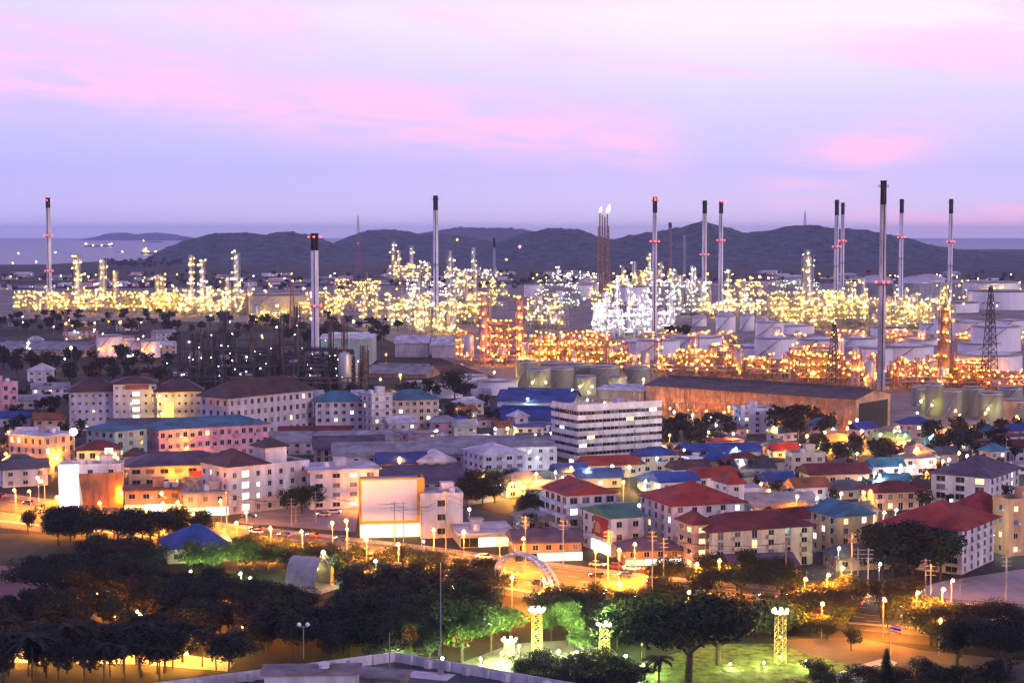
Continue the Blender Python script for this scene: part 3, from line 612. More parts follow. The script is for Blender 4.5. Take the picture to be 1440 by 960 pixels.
# ---- ships
def ship(px, py, wpx, label, lamps):
    p = G(px, py, -2); s = mpp(p); L = wpx * s; o = root('ship', p, 0, label, 'ship', 'ships anchored in the bay'); hh = L * .045
    k = MB(); k.add([(-L / 2, 0, 0), (L * .44, 0, 0), (L / 2, 0, hh * 1.3), (-L / 2, 0, hh), (-L / 2, L * .14, 0), (L * .44, L * .14, 0), (L / 2, L * .07, hh * 1.3), (-L / 2, L * .14, hh), (L * .40, -.5, hh), (L * .40, L * .15, hh)], [(0, 1, 2, 8, 3), (4, 7, 9, 6, 5), (3, 8, 9, 7), (8, 2, 6, 9), (0, 3, 7, 4), (1, 5, 6, 2)])
    put('hull', k.mesh('hull', [mat('ship_hull', (.10, .06, .10), .6)]), o)
    put('deckhouse', MB().box(-L * .46, -L * .36, L * .02, L * .12, hh, hh * 2.6).box(-L * .44, -L * .41, L * .05, L * .09, hh * 2.6, hh * 3.4).mesh('deckhouse', [WALL['white']]), o)
    for i in range(5): put('deck_crane', MB().tube((0, 0, 0), (0, 0, hh * .9), L * .006, None, 5).bar((0, 0, hh * .8), (L * .05, 0, hh * 1.2), L * .005).mesh('crane', [STEEL]), o, (-L * .28 + L * .15 * i, L * .07, hh))
    for fx, z in lamps: put('lamp', L_YE, o, (fx * L, -1, hh * z), 0, 3.0)
ship(139, 347, 41, 'tanker with glowing deck lamps left in the bay', [(-.45, 2.4), (.4, 1.6), (.44, 2.2), (.36, 1.5), (-.2, 1.2), (.1, 1.2)])
ship(224, 357, 52, 'larger ship with a row of lamps near the hill foot', [(-.4, 1.8), (-.3, 1.4), (-.1, 1.4), (.05, 1.4), (.25, 1.4), (.4, 2), (-.36, 3.2)])
ship(168, 355, 14, 'small dark boat between the two lit ships', [(.3, 2)])
ship(214, 341, 30, 'faint farthest ship above the larger lit one', [(-.4, 2)])
# ================================================================ TOWN
def winmesh(wd, ht, lit):
    wd *= 1.2; ht *= 1.1; k = ('win', round(wd, 1), round(ht, 1), lit)
    if k not in CACHE:
        m = MB(); t = .09; a = wd / 2
        m.box(-a - t, -a, -.10, -.004, -t, ht + t); m.box(a, a + t, -.10, -.004, -t, ht + t); m.box(-a, a, -.10, -.004, ht, ht + t)
        m.box(-a - .2, a + .2, -.22, -.004, -t - .08, -t + .01)
        if wd > .9: m.box(-.035, .035, -.08, -.032, 0, ht)
        m.cur = 1; m.add([(-a, -.03, 0), (a, -.03, 0), (a, -.03, ht), (-a, -.03, ht)], [(0, 1, 2, 3)])
        CACHE[k] = m.mesh('window', [FRAME, WLIT[lit] if lit >= 0 else CURT if lit == -2 else GLASS])
    return CACHE[k]
def balcmesh(wd, dp, wallname):
    k = ('balc', round(wd, 1), dp, wallname)
    if k not in CACHE:
        m = MB(); a = wd / 2
        m.box(-a, a, -dp, -.006, -.15, 0); m.box(-a, a, -dp, -dp + .12, 0, 1.0); m.box(-a, -a + .12, -dp + .12, -.006, 0, 1.0); m.box(a - .12, a, -dp + .12, -.006, 0, 1.0)
        CACHE[k] = m.mesh('balcony', [WALL[wallname]])
    return CACHE[k]
def hiproof(LA, LB, h, rh, m, ov=.9, gable=False, axis=None):
    x0, x1, y0, y1 = -ov, LA + ov, -ov, LB + ov; k = MB(); ax = axis or ('x' if LA >= LB else 'y')
    ins = 0.0 if gable else min(x1 - x0, y1 - y0) / 2 * .98
    if ax == 'x': r = [(x0 + ins, (y0 + y1) / 2), (x1 - ins, (y0 + y1) / 2)]
    else: r = [((x0 + x1) / 2, y0 + ins), ((x0 + x1) / 2, y1 - ins)]
    e = [(x0, y0), (x1, y0), (x1, y1), (x0, y1)]
    vs = [(x, y, h + .02) for x, y in e] + [(x, y, h + .22) for x, y in e] + [(x, y, h + .22 + rh) for x, y in r]
    fs = [(3, 2, 1, 0)] + [(i, (i + 1) % 4, 4 + (i + 1) % 4, 4 + i) for i in range(4)]
    fs += [(4, 5, 9, 8), (5, 6, 9), (6, 7, 8, 9), (7, 4, 8)] if ax == 'x' else [(4, 5, 8), (5, 6, 9, 8), (6, 7, 9), (7, 4, 8, 9)]
    k.add(vs, fs)
    # ridge cap
    k.bar((r[0][0], r[0][1], h + .26 + rh), (r[1][0], r[1][1], h + .26 + rh), .22)
    return k.mesh('roof', [m])
WT = MB().lathe([(.9, 0), (1, .1), (1, 1.6), (.6, 1.95), (.2, 2.0)], 12).mesh('water_tank', [mat('tank_plastic', (.6, .6, .64), .5)], True)
ACU = MB().box(-.45, .45, -.35, 0, 0, .65).mesh('air_conditioner', [mat('ac_white', (.6, .58, .58), .6)])
BL = []
def solve(C, ux, uy, px):
    k = (px - 720) / F
    return (k * (C.y * CP + H * SP) - C.x) / (ux - k * uy * CP)
def building(label, xl, xc, xr, yb, yt, yaw, st, wall='white', roof='flat', rc='grey', LA=None, LB=None, wa=(1.2, 1.3), baya=3.2, wb=None, bayb=None, lit=.10, rh=None, balc=None, name='building', cat='building', ledge=True, extra=True, seed=None, ov=.9, litk=None, ground=False, gaxis=None, group=None, minL=4):
    C = G(xc, yb); th = radians(yaw); u = (cos(th), sin(th)); v = (-sin(th), cos(th))
    if not LB:
        LB = solve(C, v[0], v[1], xl)
        if LB > 24 or LB < 0:      # too deep for a real block: turn it until a block 18 m deep spans the same view
            LB = 18
            for q in range(2, 80):
                yaw = q; th = radians(q); v = (-sin(th), cos(th)); t_ = C + Vector((v[0], v[1], 0)) * LB
                if proj(t_)[0] <= xl: break
            u = (cos(th), sin(th))
        LB = max(minL, LB)
    LA = LA or max(minL, min(140, solve(C, u[0], u[1], xr)))
    h = Zat(C, yt); rr = random.Random(seed if seed is not None else int(xc * 7 + yb)); W_ = WALL[wall]
    o = root(name, C, th, label, cat, group); k = MB(); k.box(0, LA, 0, LB, 0, h)
    sh = h / st
    if ledge:
        for i in range(1, st): k.box(-.10, LA + .10, -.10, LB + .10, i * sh - .14, i * sh + .08)
    if roof == 'flat': # parapet
        for q in ((-.12, LA + .12, -.12, .15), (-.12, LA + .12, LB - .15, LB + .12), (-.12, .15, .15, LB - .15), (LA - .15, LA + .12, .15, LB - .15)): k.box(*q, h - .3, h + .9)
    put('wall', k.mesh('wall', [W_]), o)
    if roof == 'flat': put('roof', MB().box(.16, LA - .16, .16, LB - .16, h + .01, h + .12).mesh('roof', [ROOF[rc]]), o)
    elif roof == 'slab': put('roof', MB().box(-ov, LA + ov, -ov, LB + ov, h + .01, h + .5).mesh('roof', [ROOF[rc]]), o)
    else: put('roof', hiproof(LA, LB, h, rh or min(LA, LB) * .28, ROOF[rc], ov, roof == 'gable', gaxis), o)
    if roof == 'gable':
        ax = gaxis or ('x' if LA >= LB else 'y'); rh_ = (rh or min(LA, LB) * .28)
        k = MB()
        if ax == 'x': k.add([(x, y, z) for x in (.02, LA - .02) for y, z in ((.02, h), (LB - .02, h), (LB / 2, h + rh_))], [(0, 2, 1), (3, 4, 5)])
        else: k.add([(x, y, z) for y in (.02, LB - .02) for x, z in ((.02, h), (LA - .02, h), (LA / 2, h + rh_))], [(0, 1, 2), (3, 5, 4)])
        put('gable_wall', k.mesh('gable', [W_]), o)
    wb = wb or wa; bayb = bayb or baya
    for face, L, (ww, wh), bay in (('a', LA, wa, baya), ('b', LB, wb, bayb)):
        n = max(1, int((L - 1.2) / bay))
        if L < 4.5: n = 1
        for f in range(st):
            if ground and f == 0: continue
            for i in range(n):
                t = L * (i + .5) / n; z = f * sh + max(.35, (sh - wh) * .45)
                bal = balc and face in balc[0] and (i % balc[1] == balc[2])
                z0 = f * sh + .1 if bal else z; hh = min(2.1, sh - .7) if bal else min(wh, sh - .6)
                l = rr.randrange(3) if rr.random() < lit * .7 else (-2 if rr.random() < .28 else -1)
                if l >= 0 and litk is not None: l = litk
                me = winmesh(ww, hh, l); pos = (t, 0, z0) if face == 'a' else (0, t, z0); rz = 0 if face == 'a' else -pi / 2
                put('balcony_door' if bal else 'window', me, o, pos, rz)
                if bal and f > 0: put('balcony', balcmesh(ww + 1.3, 1.1, wall), o, (t, 0, f * sh + .05) if face == 'a' else (0, t, f * sh + .05), rz)
                elif rr.random() < .3 and bay > 2.4: put('air_conditioner', ACU, o, (t + ww / 2 + .7, -.01, z0 - .1) if face == 'a' else (-.01, t - ww / 2 - .7, z0 - .1), rz)
    if extra and roof in ('flat', 'slab') and LA > 8 and LB > 6:
        q = LA * rr.uniform(.2, .7); put('stair_house', MB().box(q, q + 3.5, LB * .4, LB * .4 + 3.5, h + .13 if roof == 'flat' else h + .51, h + 3.0).box(q - .3, q + 3.8, LB * .4 - .3, LB * .4 + 3.8, h + 3.01, h + 3.2).mesh('stair_house', [W_]), o)
        for i in range(rr.randrange(1, 4)): put('water_tank', WT, o, (LA * rr.uniform(.1, .9), LB * rr.uniform(.15, .35), h + (.13 if roof == 'flat' else .51)))
    if ground:
        n = max(1, int(LA / 5))
        for i in range(n): put('shopfront', winmesh(LA / n - .8, min(2.4, sh - .6), 2 if rr.random() < .5 else (0 if rr.random() < .5 else -1)), o, (LA * (i + .5) / n, 0, .15))
    BL.append(o); return o, LA, LB, h
B = building
# ---- far row of hotels
r1 = B('left wing of the lavender hotel with dark hipped roof', 84, 98, 166, 606, 551, 12, 5, 'lav', 'hip', 'brown', None, 16, (.9, 1.0), 2.6, lit=.08, rh=5.5, ov=1.6, ledge=False)
r2 = B('raised middle block of the lavender hotel with lit stairwell', 158, 160, 221, 606, 540, 12, 6, 'lav', 'hip', 'brown', None, 18, (.8, .9), 2.6, lit=.06, rh=3, ov=1.2, ledge=False)
o, LA, LB, h = r2
for i in range(5): put('stair_window', winmesh(2.6, 1.9, 1), o, (LA * .52, -.12, 1.5 + i * h / 6))
put('name_board', MB().box(LA * .28, LA * .82, -.35, -.02, h - 2.6, h - .6).mesh('board', [mat('board_brown', (.22, .06, .05), .7)]), o)
r3 = B('right wing of the lavender hotel with dark hipped roof', 219, 221, 284, 606, 551, 12, 5, 'lav', 'hip', 'brown', None, 16, (.9, 1.0), 2.6, lit=.12, rh=5.5, ov=1.6, ledge=False)
put('lit_sign', MB().box(3.2, 7.5, -.6, -.15, 4.5, 13).mesh('sign', [emit('sign_orange', (1, .55, .12), 2.2)]), r3[0])
B('white hotel block with wide dark brown roof and tall windows', 283, 322, 440, 619, 560, 14, 4, 'lav', 'hip', 'brown', None, None, (1.3, 1.9), 3.6, lit=.07, rh=6.5, ov=1.8, ledge=False)
B('teal roofed hotel wing left of the scaffolded tower', 438, 444, 512, 606, 565, 10, 4, 'lav', 'hip', 'teal', None, 14, (1.3, 1.4), 3.0, lit=.08, rh=4)
r = B('scaffolded tower between the teal roofed hotel wings', 504, 523, 552, 608, 556, 30, 5, 'white', 'flat', 'lav', None, None, (1.2, 1.4), 3.4, lit=.25, litk=0)
for z in range(1, 6):
    put('scaffold_pole', MB().box(-.9, r[1] + .9, -1.1, -.95, z * 3.4 - .1, z * 3.4 + .05).box(-1.1, -.95, -.9, r[2] + .9, z * 3.4 - .1, z * 3.4 + .05).mesh('scaffold', [DSTEEL]), r[0])
B('teal roofed hotel wing right of the scaffolded tower', 540, 549, 617, 604, 563, 14, 4, 'cream', 'hip', 'teal', None, 14, (1.3, 1.4), 2.7, lit=.10, rh=4)
B('pink balconied block at the left photo edge', -40, -20, 26, 592, 541, 14, 4, 'pink', 'flat', 'grey', None, None, (1.5, 1.8), 3.4, balc=('a', 2, 1), lit=.08)
B('small white gabled house alone among trees at left', 36, 39, 73, 546, 521, 6, 3, 'white', 'gable', 'lav', None, 10, (1.2, 1.2), 4, gaxis='y', lit=.2, rh=3.5, name='house', cat='house')
# ---- second row
B('pink apartment block with teal roof and dark round balconies', 203, 224, 378, 650, 605, 13, 3, 'pink', 'hip', 'teal', None, None, (1.3, 1.7), 2.9, balc=('a', 3, 1), lit=.04, rh=3.2)
B('pale green block with teal roof left of the pink block', 123, 162, 207, 655, 607, 18, 4, 'green', 'hip', 'teal', None, None, (1.5, 1.5), 4.0, lit=.2, rh=2.6, litk=0)
B('beige terraced block with pale lavender roof at left', 13, 62, 106, 668, 615, 30, 4, 'beige', 'slab', 'lav', None, None, (1.1, 1.8), 3.0, lit=.10)
B('low green arcaded house with brown roof', 104, 108, 168, 662, 634, 10, 2, 'mint', 'hip', 'maroon', None, 12, (1.6, 1.9), 3.0, lit=.05, rh=3, name='house', cat='house')
B('wide flat brown-grey roofed hall behind the green block', 140, 150, 300, 626, 603, 8, 2, 'beige', 'gable', 'purple', None, 22, lit=.05, rh=3)
r = B('white shop block behind the glowing white hoarding', 82, 84, 171, 712, 657, 8, 4, 'white', 'flat', 'white', None, 10, (1.3, 1.2), 5, lit=.0)
B('long cream school block with dark slate roof', 172, 182, 320, 700, 656, 12, 3, 'cream', 'hip', 'purple', None, 16, (2.2, 1.3), 4.2, lit=.25, rh=3.6, ov=1.6)
r = B('white apartment block with brown hipped corner roof', 284, 322, 435, 724, 661, 22, 4, 'white', 'flat', 'brown', None, None, (1.0, 1.4), 4.0, lit=.22, ledge=False)
put('corner_roof', hiproof(14, min(20, r[2]), r[3] + .95, 4.2, ROOF['brown'], 1.2), r[0])
put('tower', MB().box(16, 24, 4, 12, r[3] + .13, r[3] + 5.5).mesh('tower', [WALL['white']]), r[0]); put('tower_roof', hiproof(8, 8, 0, 2.6, ROOF['brown'], 1.0), r[0], (16, 4, r[3] + 5.5))
for i in range(4): put('stair_window', winmesh(2.2, 1.9, 1), r[0], (r[1] * .2, -.12, .9 + i * r[3] / 4))
B('white four storey block with sloping lavender roof', 433, 437, 533, 717, 663, 16, 4, 'white', 'slab', 'lav', None, 18, (1.9, 1.2), 4.3, lit=.12, seed=5)
B('long white workshop with grey roof, upper of the two rows', 377, 379, 550, 640, 622, 6, 2, 'lav', 'gable', 'grey', None, 20, (1.3, 1.1), 4, lit=.12, rh=3)
B('dark maroon low roof behind the upper workshop', 392, 394, 492, 622, 612, 6, 1, 'beige', 'gable', 'maroon', None, 12, lit=.1, rh=3)
B('long grey roofed workshop in the lower row', 455, 470, 655, 664, 642, 7, 2, 'lav', 'gable', 'grey', None, 26, (1.2, 1.1), 5, lit=.12, rh=3.5)
B('grey roofed workshop with white walls right of the lower row', 575, 578, 782, 652, 632, 5, 2, 'lav', 'gable', 'grey', None, 22, (1.2, 1.1), 5, lit=.15, rh=3.5)
B('brown columned hall with dark sloping roof', 440, 443, 540, 652, 632, 8, 2, 'beige', 'gable', 'purple', None, 18, (1.0, 2.0), 2.6, lit=.0, rh=4)
B('blue roofed shed behind the big blank screen', 530, 533, 600, 668, 652, 8, 1, 'beige', 'gable', 'blue', None, 16, lit=.2, rh=3)
B('pale barrel roofed shed beside the blue one', 588, 590, 640, 668, 650, 8, 2, 'cream', 'gable', 'white', None, 16, lit=.2, rh=3)
B('dark roofed market hall behind the big blank screen', 530, 533, 652, 702, 680, 8, 2, 'grey', 'gable', 'purple', None, 28, lit=.15, rh=4)
B('bluish white house with pale hipped roof and lit windows', 652, 680, 738, 674, 640, 24, 3, 'paleblue', 'hip', 'lav', None, None, (1.7, 1.2), 3.6, lit=.2, rh=3)
B('grey roofed three storey block left of the long balcony block', 700, 722, 783, 662, 629, 10, 3, 'lav', 'hip', 'grey', None, 14, (1.1, 1.2), 3.4, lit=.04, rh=2.6)
# seven storey balcony block
r = B('seven storey block banded by long pale balconies', 781, 814, 923, 657, 578, 13, 7, 'lav', 'slab', 'lav', None, None, (2.9, 2.2), 3.15, lit=.05, ov=1.5, ledge=False)  # windows widened into dark bands for the shade in deep recesses
for f in range(1, 7):
    z = f * r[3] / 7
    put('balcony', MB().box(-1.5, r[1] + 1.5, -1.5, -.006, z - .2, z).box(-1.5, r[1] + 1.5, -1.5, -1.35, z, z + 1.65).box(-1.5, -.006, 0, r[2] + .5, z - .2, z).box(-1.5, -1.35, -1.34, r[2] + .5, z, z + 1.65).mesh('balcony', [WALL['white']]), r[0])
    for i in range(5): put('air_conditioner', ACU, r[0], (r[1] * (i + .5) / 5, -1.51, z + .1), 0, 1.5)
put('roof_parapet', MB().box(-1.5, r[1] + 1.5, -1.5, -1.3, r[3] + .5, r[3] + 2.6).box(-1.5, -1.3, -1.29, r[2], r[3] + .5, r[3] + 2.6).mesh('parapet', [WALL['white']]), r[0])
# ---- nearer row
r = B('white four storey house with red gabled roof and blue balconies', 766, 798, 866, 758, 697, 22, 4, 'white', 'gable', 'red', None, None, (1.9, 1.6), 3.2, lit=.03, rh=3, gaxis='y')
for f in range(1, 4):
    z = f * r[3] / 4
    put('balcony', MB().box(-1.8, r[1] + 1, -1.8, -.006, z - .2, z).box(-1.8, r[1] + 1, -1.8, -1.68, z, z + .9).box(-1.8, -.006, 0, r[2], z - .2, z).box(-1.8, -1.68, -1.67, r[2], z, z + .9).mesh('balcony', [WALL['paleblue']]), r[0])
r = B('white shop box with green roof and red poster', 820, 859, 905, 783, 729, 22, 3, 'white', 'gable', 'green', None, None, (1.3, 1.4), 4.2, lit=.0, rh=2.2, gaxis='x')
put('red_poster', MB().box(-.3, -.02, 1.5, 11, 4.6, 10.2).mesh('poster', [mat('poster_red', (.5, .03, .04), .6, .5, .3)]), r[0])
put('poster_motif', MB().lathe([(1.6, 0), (1.9, 1.2), (1.3, 2.6), (.4, 3.1)], 10).mesh('motif', [mat('poster_gold', (.6, .35, .1), .6)]), r[0], (-.32, 8, 5.6), 0, (.03, 1, 1))
put('lit_shopfront', MB().box(-.5, -.03, .5, 12, .5, 3.2).mesh('shopfront', [emit('shop_glow', (1, .85, .5), 5)]), r[0])
B('long white block with wide red roof in the centre right', 908, 946, 1046, 780, 712, 20, 5, 'white', 'hip', 'red', None, 22, (1.2, 1.5), 3.6, balc=('a', 3, 0), lit=.10, rh=5)
B('square white stair tower with small red hipped roof', 1004, 1024, 1046, 735, 681, 20, 4, 'white', 'hip', 'red', None, None, (1.2, 1.0), 3.5, lit=.0, rh=3)
B('low white flat roofed annex right of the red roofed tower', 1040, 1046, 1074, 722, 690, 12, 3, 'white', 'flat', 'lav', None, 12, (1.8, 1.2), 3.6, lit=.1)
B('cream and orange lit apartment block with brown roof', 954, 1001, 1142, 803, 748, 20, 4, 'cream', 'hip', 'maroon', None, 15, (1.3, 1.9), 4.2, balc=('a', 2, 1), lit=.15, rh=3.4, ov=1.3, litk=0)
r = B('tan stair block at the near corner of the brown roofed apartments', 953, 975, 1001, 800, 738, 20, 4, 'tan', 'hip', 'maroon', None, None, (2.0, 1.2), 3, lit=.7, litk=0, rh=2.5)
B('yellow block with teal roof and red-arched stairwell', 1140, 1176, 1227, 782, 727, 24, 4, 'yellow', 'gable', 'teal', None, None, (1.2, 1.4), 3.7, lit=.22, rh=3, gaxis='y')
B('white apartment block with broad red hipped roof behind dark trees', 1243, 1352, 1397, 808, 745, 62, 5, 'white', 'hip', 'red', None, None, (2.2, 1.2), 4.6, wa and (1.1, 1.3) if False else (1.8, 1.2), 4.8, lit=.12, rh=6, ov=1.6) if False else \
B('white apartment block with broad red hipped roof behind dark trees', 1243, 1352, 1397, 808, 745, 55, 5, 'white', 'hip', 'red', None, None, (1.1, 1.3), 4.5, (2.6, 1.3), 5.0, lit=.14, rh=5, ov=1.6)
B('pinkish rear wing with tall red hipped roof at the right', 1335, 1382, 1420, 776, 722, 40, 4, 'pink', 'hip', 'red', None, None, (1.2, 1.3), 3.6, lit=.2, rh=5, ov=1.4)
B('white villa block with purple-dark roof and lit balcony', 1309, 1391, 1432, 720, 672, 55, 4, 'white', 'hip', 'purple', None, None, (1.2, 1.4), 4.5, (2.4, 1.6), 5.5, lit=.12, rh=4.5, ov=1.3)
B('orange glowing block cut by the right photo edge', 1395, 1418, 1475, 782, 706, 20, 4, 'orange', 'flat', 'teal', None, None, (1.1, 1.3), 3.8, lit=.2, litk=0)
B('small three storey concrete block beside the red long house', 1112, 1114, 1160, 676, 640, 8, 3, 'cream', 'flat', 'grey', None, 9, (1.4, 1.3), 3.4, lit=.05)
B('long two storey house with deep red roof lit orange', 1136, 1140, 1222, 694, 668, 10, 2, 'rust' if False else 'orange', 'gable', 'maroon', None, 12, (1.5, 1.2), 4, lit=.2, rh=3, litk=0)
B('orange lit two storey balcony house with maroon roof', 1216, 1230, 1302, 718, 693, 14, 2, 'tan', 'hip', 'maroon', None, 12, (1.3, 1.5), 3, balc=('a', 2, 0), lit=.3, rh=2.6, litk=0)
B('small pale multistorey block under the orange star lamp', 1038, 1042, 1088, 610, 577, 8, 4, 'paleblue', 'flat', 'grey', None, 14, (1.3, 1.2), 4, lit=.2)
B('thin mint green billboard house in the middle of the town', 962, 970, 984, 676, 645, 20, 3, 'mint', 'slab', 'white', None, None, lit=0)
B('grey shed roof between the red tower and brown apartments', 1040, 1060, 1150, 728, 712, 8, 1, 'grey', 'gable', 'grey', None, 16, lit=.1, rh=3)
B('dark low roof along the highway left of the shop box', 716, 725, 818, 790, 764, 8, 2, 'brown', 'gable', 'purple', None, 14, lit=.0, rh=2.5, ground=True)
B('low brown shop with dark roof right of the shop box', 866, 880, 958, 796, 775, 9, 2, 'brown', 'hip', 'purple', None, 12, lit=.1, rh=2.5, ground=True)
B('low flat white market roofs right of the big screen', 640, 648, 722, 770, 752, 10, 1, 'grey', 'slab', 'lav', None, 18, lit=.2, ground=True)
B('pale car workshop beside the highway at centre right', 1020, 1030, 1120, 812, 797, 9, 1, 'brown', 'gable', 'purple', None, 12, lit=.2, rh=2)
B('grey lean-to hall under the white house with blue balconies', 716, 738, 800, 752, 735, 14, 2, 'grey', 'gable', 'grey', None, 14, lit=.0, rh=2.5)
B('blank walled shop row with red poster left of brown corner roof', 250, 258, 320, 726, 694, 10, 2, 'beige', 'slab', 'grey', None, 10, lit=.0, ground=True)
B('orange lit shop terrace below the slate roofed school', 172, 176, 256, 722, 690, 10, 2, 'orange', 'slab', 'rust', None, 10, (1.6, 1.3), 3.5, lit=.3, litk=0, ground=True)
B('park pavilion with bright blue hipped roof', 212, 236, 324, 793, 772, 16, 1, 'beige', 'hip', 'blue', None, 15, (2.0, 1.3), 4.5, lit=.0, rh=5, ov=1.4, name='pavilion', cat='pavilion', ledge=False)
# ---- small houses filling the town
HS = {}
def houses(key, spec):
    for (px, yb, wpx, hm, rc, wall, yaw, rt) in spec:
        C = G(px, yb); s = mpp(C); L = wpx * s
        c2 = px - wpx * .5; o, LA, LB, h = B('', c2, c2, c2 + wpx, yb, proj(Vector((C.x, C.y, hm)))[1], yaw, 1 if hm < 4.6 else 2, wall, rt, rc, L, min(14, max(6, L * .6)), (1.3, 1.2), 3.6, lit=.16, rh=2.6, name='house', cat='house', extra=False, group='small houses, ' + key, ledge=False)
        HS.setdefault(key, []).append(o)
rr = random.Random(21)
def rnd_houses(key, x0, x1, y0, y1, n, rcs, wl=('white', 'cream', 'beige', 'lav', 'tan'), w=(34, 56)):
    pts = []; tries = 0
    while len(pts) < n and tries < 900:
        tries += 1; x, y = rr.uniform(x0, x1), rr.uniform(y0, y1)
        P = G(x, y)
        if all((P - q).length > 17 for q in TAKEN): TAKEN.append(P); pts.append((x, y))
    houses(key, [(x, y, rr.uniform(*w) * (y - HOR) / 330, rr.choice((3.2, 3.6, 5.8, 6.2)), rr.choice(rcs), rr.choice(wl), rr.uniform(4, 40), rr.choice(('gable', 'hip', 'hip', 'gable', 'slab'))) for x, y in pts])
TAKEN = [o_.location + Vector((6, 6, 0)) for o_ in BL]
houses('red and blue roofs by the balcony block', [(862, 672, 76, 4.5, 'red', 'cream', 10, 'gable'), (806, 680, 44, 4, 'blue', 'cream', 18, 'gable'), (845, 686, 60, 3.5, 'blue', 'beige', 8, 'gable'), (890, 668, 34, 4, 'maroon', 'cream', 12, 'hip'), (932, 690, 60, 3.4, 'blue', 'paleblue', 6, 'hip'), (915, 664, 44, 4, 'teal', 'cream', 10, 'gable'),
    (1050, 668, 52, 5, 'maroon', 'white', 12, 'hip'), (1010, 664, 44, 4.2, 'blue', 'yellow', 8, 'hip'), (1036, 650, 70, 4, 'blue', 'cream', 6, 'gable'), (985, 650, 50, 4, 'blue', 'lav', 8, 'gable'), (1025, 684, 40, 4, 'red', 'cream', 15, 'hip'), (770, 706, 60, 4, 'grey', 'green', 10, 'hip'), (740, 700, 56, 5.5, 'grey', 'paleblue', 14, 'hip')])
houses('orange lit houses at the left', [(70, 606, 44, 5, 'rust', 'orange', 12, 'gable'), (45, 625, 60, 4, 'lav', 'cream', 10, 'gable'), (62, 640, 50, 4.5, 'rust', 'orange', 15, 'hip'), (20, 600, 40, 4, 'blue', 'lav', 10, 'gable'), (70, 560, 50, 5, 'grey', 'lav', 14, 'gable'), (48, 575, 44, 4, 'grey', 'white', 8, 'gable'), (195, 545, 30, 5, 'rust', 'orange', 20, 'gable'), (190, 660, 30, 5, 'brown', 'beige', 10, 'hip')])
rnd_houses('right of centre', 1060, 1300, 668, 716, 20, ('red', 'maroon', 'rust', 'rust', 'teal', 'blue', 'grey', 'grey', 'dark', 'dark', 'brown'))
rnd_houses('middle', 930, 1130, 640, 705, 12, ('red', 'blue', 'teal', 'grey', 'maroon', 'dark', 'rust', 'brown'))
rnd_houses('far right', 1290, 1450, 632, 668, 13, ('blue', 'grey', 'dark', 'maroon', 'teal'), w=(26, 44))
rnd_houses('behind the workshops', 560, 775, 600, 632, 15, ('blue', 'grey', 'lav', 'rust', 'dark'), ('white', 'lav', 'paleblue', 'pink', 'grey'), (26, 48))
rnd_houses('beside the highway at right', 1030, 1240, 735, 812, 9, ('maroon', 'dark', 'grey', 'brown'), ('tan', 'brown', 'grey', 'beige'))
rnd_houses('in front of the long shed', 1000, 1440, 612, 640, 12, ('grey', 'dark', 'teal', 'blue'), ('white', 'lav', 'grey'), (30, 60))
rnd_houses('between hotels and dark plant', 420, 700, 570, 598, 12, ('grey', 'blue', 'lav', 'rust'), ('white', 'lav', 'cream'), (30, 60))
rnd_houses('far plain, left', 0, 500, 386, 408, 34, ('grey', 'dark', 'lav', 'white'), ('white', 'lav', 'grey', 'pink'), (90, 200))
rnd_houses('far plain, right', 520, 1440, 386, 404, 48, ('grey', 'lav', 'white', 'rust'), ('white', 'lav', 'grey', 'pink'), (90, 200))
rnd_houses('on the dark strip at left', 0, 240, 452, 500, 14, ('grey', 'dark', 'rust', 'lav'), ('white', 'lav', 'grey', 'tan'), (40, 90))
rnd_houses('behind the beige block', 0, 80, 672, 690, 4, ('grey', 'dark'), ('white', 'lav', 'grey'), (40, 60))
RCN = {'red': 'red', 'maroon': 'maroon', 'rust': 'rust coloured', 'teal': 'teal', 'blue': 'blue', 'grey': 'grey', 'dark': 'dark', 'lav': 'pale lavender', 'white': 'white', 'brown': 'brown', 'purple': 'dark purple', 'green': 'green'}
for kx, l in HS.items():
    by = {}
    for o_ in l:
        rc = [c.data.materials[0].name[5:] for c in o_.children if c.name.startswith('roof')][0]; by.setdefault(rc, []).append(o_)
    for rc, q in by.items(): rank(q, RCN[rc] + ' roofed house, # among those ' + kx)
# ---- hoardings
o = root('billboard', G(506, 757), radians(9), 'big blank pinkish screen with orange side standing on lit shops', 'billboard')
p = G(506, 757); L = 17.5; hb = Zat(p, 673)
put('screen', MB().box(.6, L - .6, -.2, .1, 5.2, hb - .5).mesh('screen', [mat('screen_sheet', (.60, .56, .66), .7, .06, .1)]), o)
put('side_panel', MB().box(L + 1.1, L + 1.6, .2, 6, 4, hb).mesh('side', [mat('panel_orange', (.75, .32, .03), .6)]), o)
put('frame', MB().box(0, L + 1.6, -.25, .15, hb - .5, hb).box(0, .6, -.25, .15, 4.4, hb - .5).box(L - .6, L + 1.6, -.25, .15, 4.4, hb - .5).box(0.6, L - .6, -.25, .15, 4.4, 5.2).mesh('frame', [mat('panel_orange', (.75, .32, .03), .6)]), o)
put('back_wall', MB().box(.2, L, .25, 5.9, 0, hb - .2).mesh('back', [WALL['grey']]), o)
put('lit_shopfront', MB().box(.3, L, -.5, -.02, .4, 4.0).mesh('shop', [emit('shop_bright', (1, .72, .28), 4.5)]), o)
for i in range(7): put('lamp', L_YE, o, (1.5 + i * 2.5, -2.6, 4.2), 0, .2)
B('white windowless shop block with dark signs right of the blank screen', 586, 592, 651, 757, 698, 10, 3, 'white', 'flat', 'lav', None, 12, lit=.0, wa=(2.2, 1.6), baya=8)
o = root('billboard', G(84, 717), radians(6), 'overexposed glowing white hoarding at the left', 'billboard'); p = G(84, 717); h = Zat(p, 653)
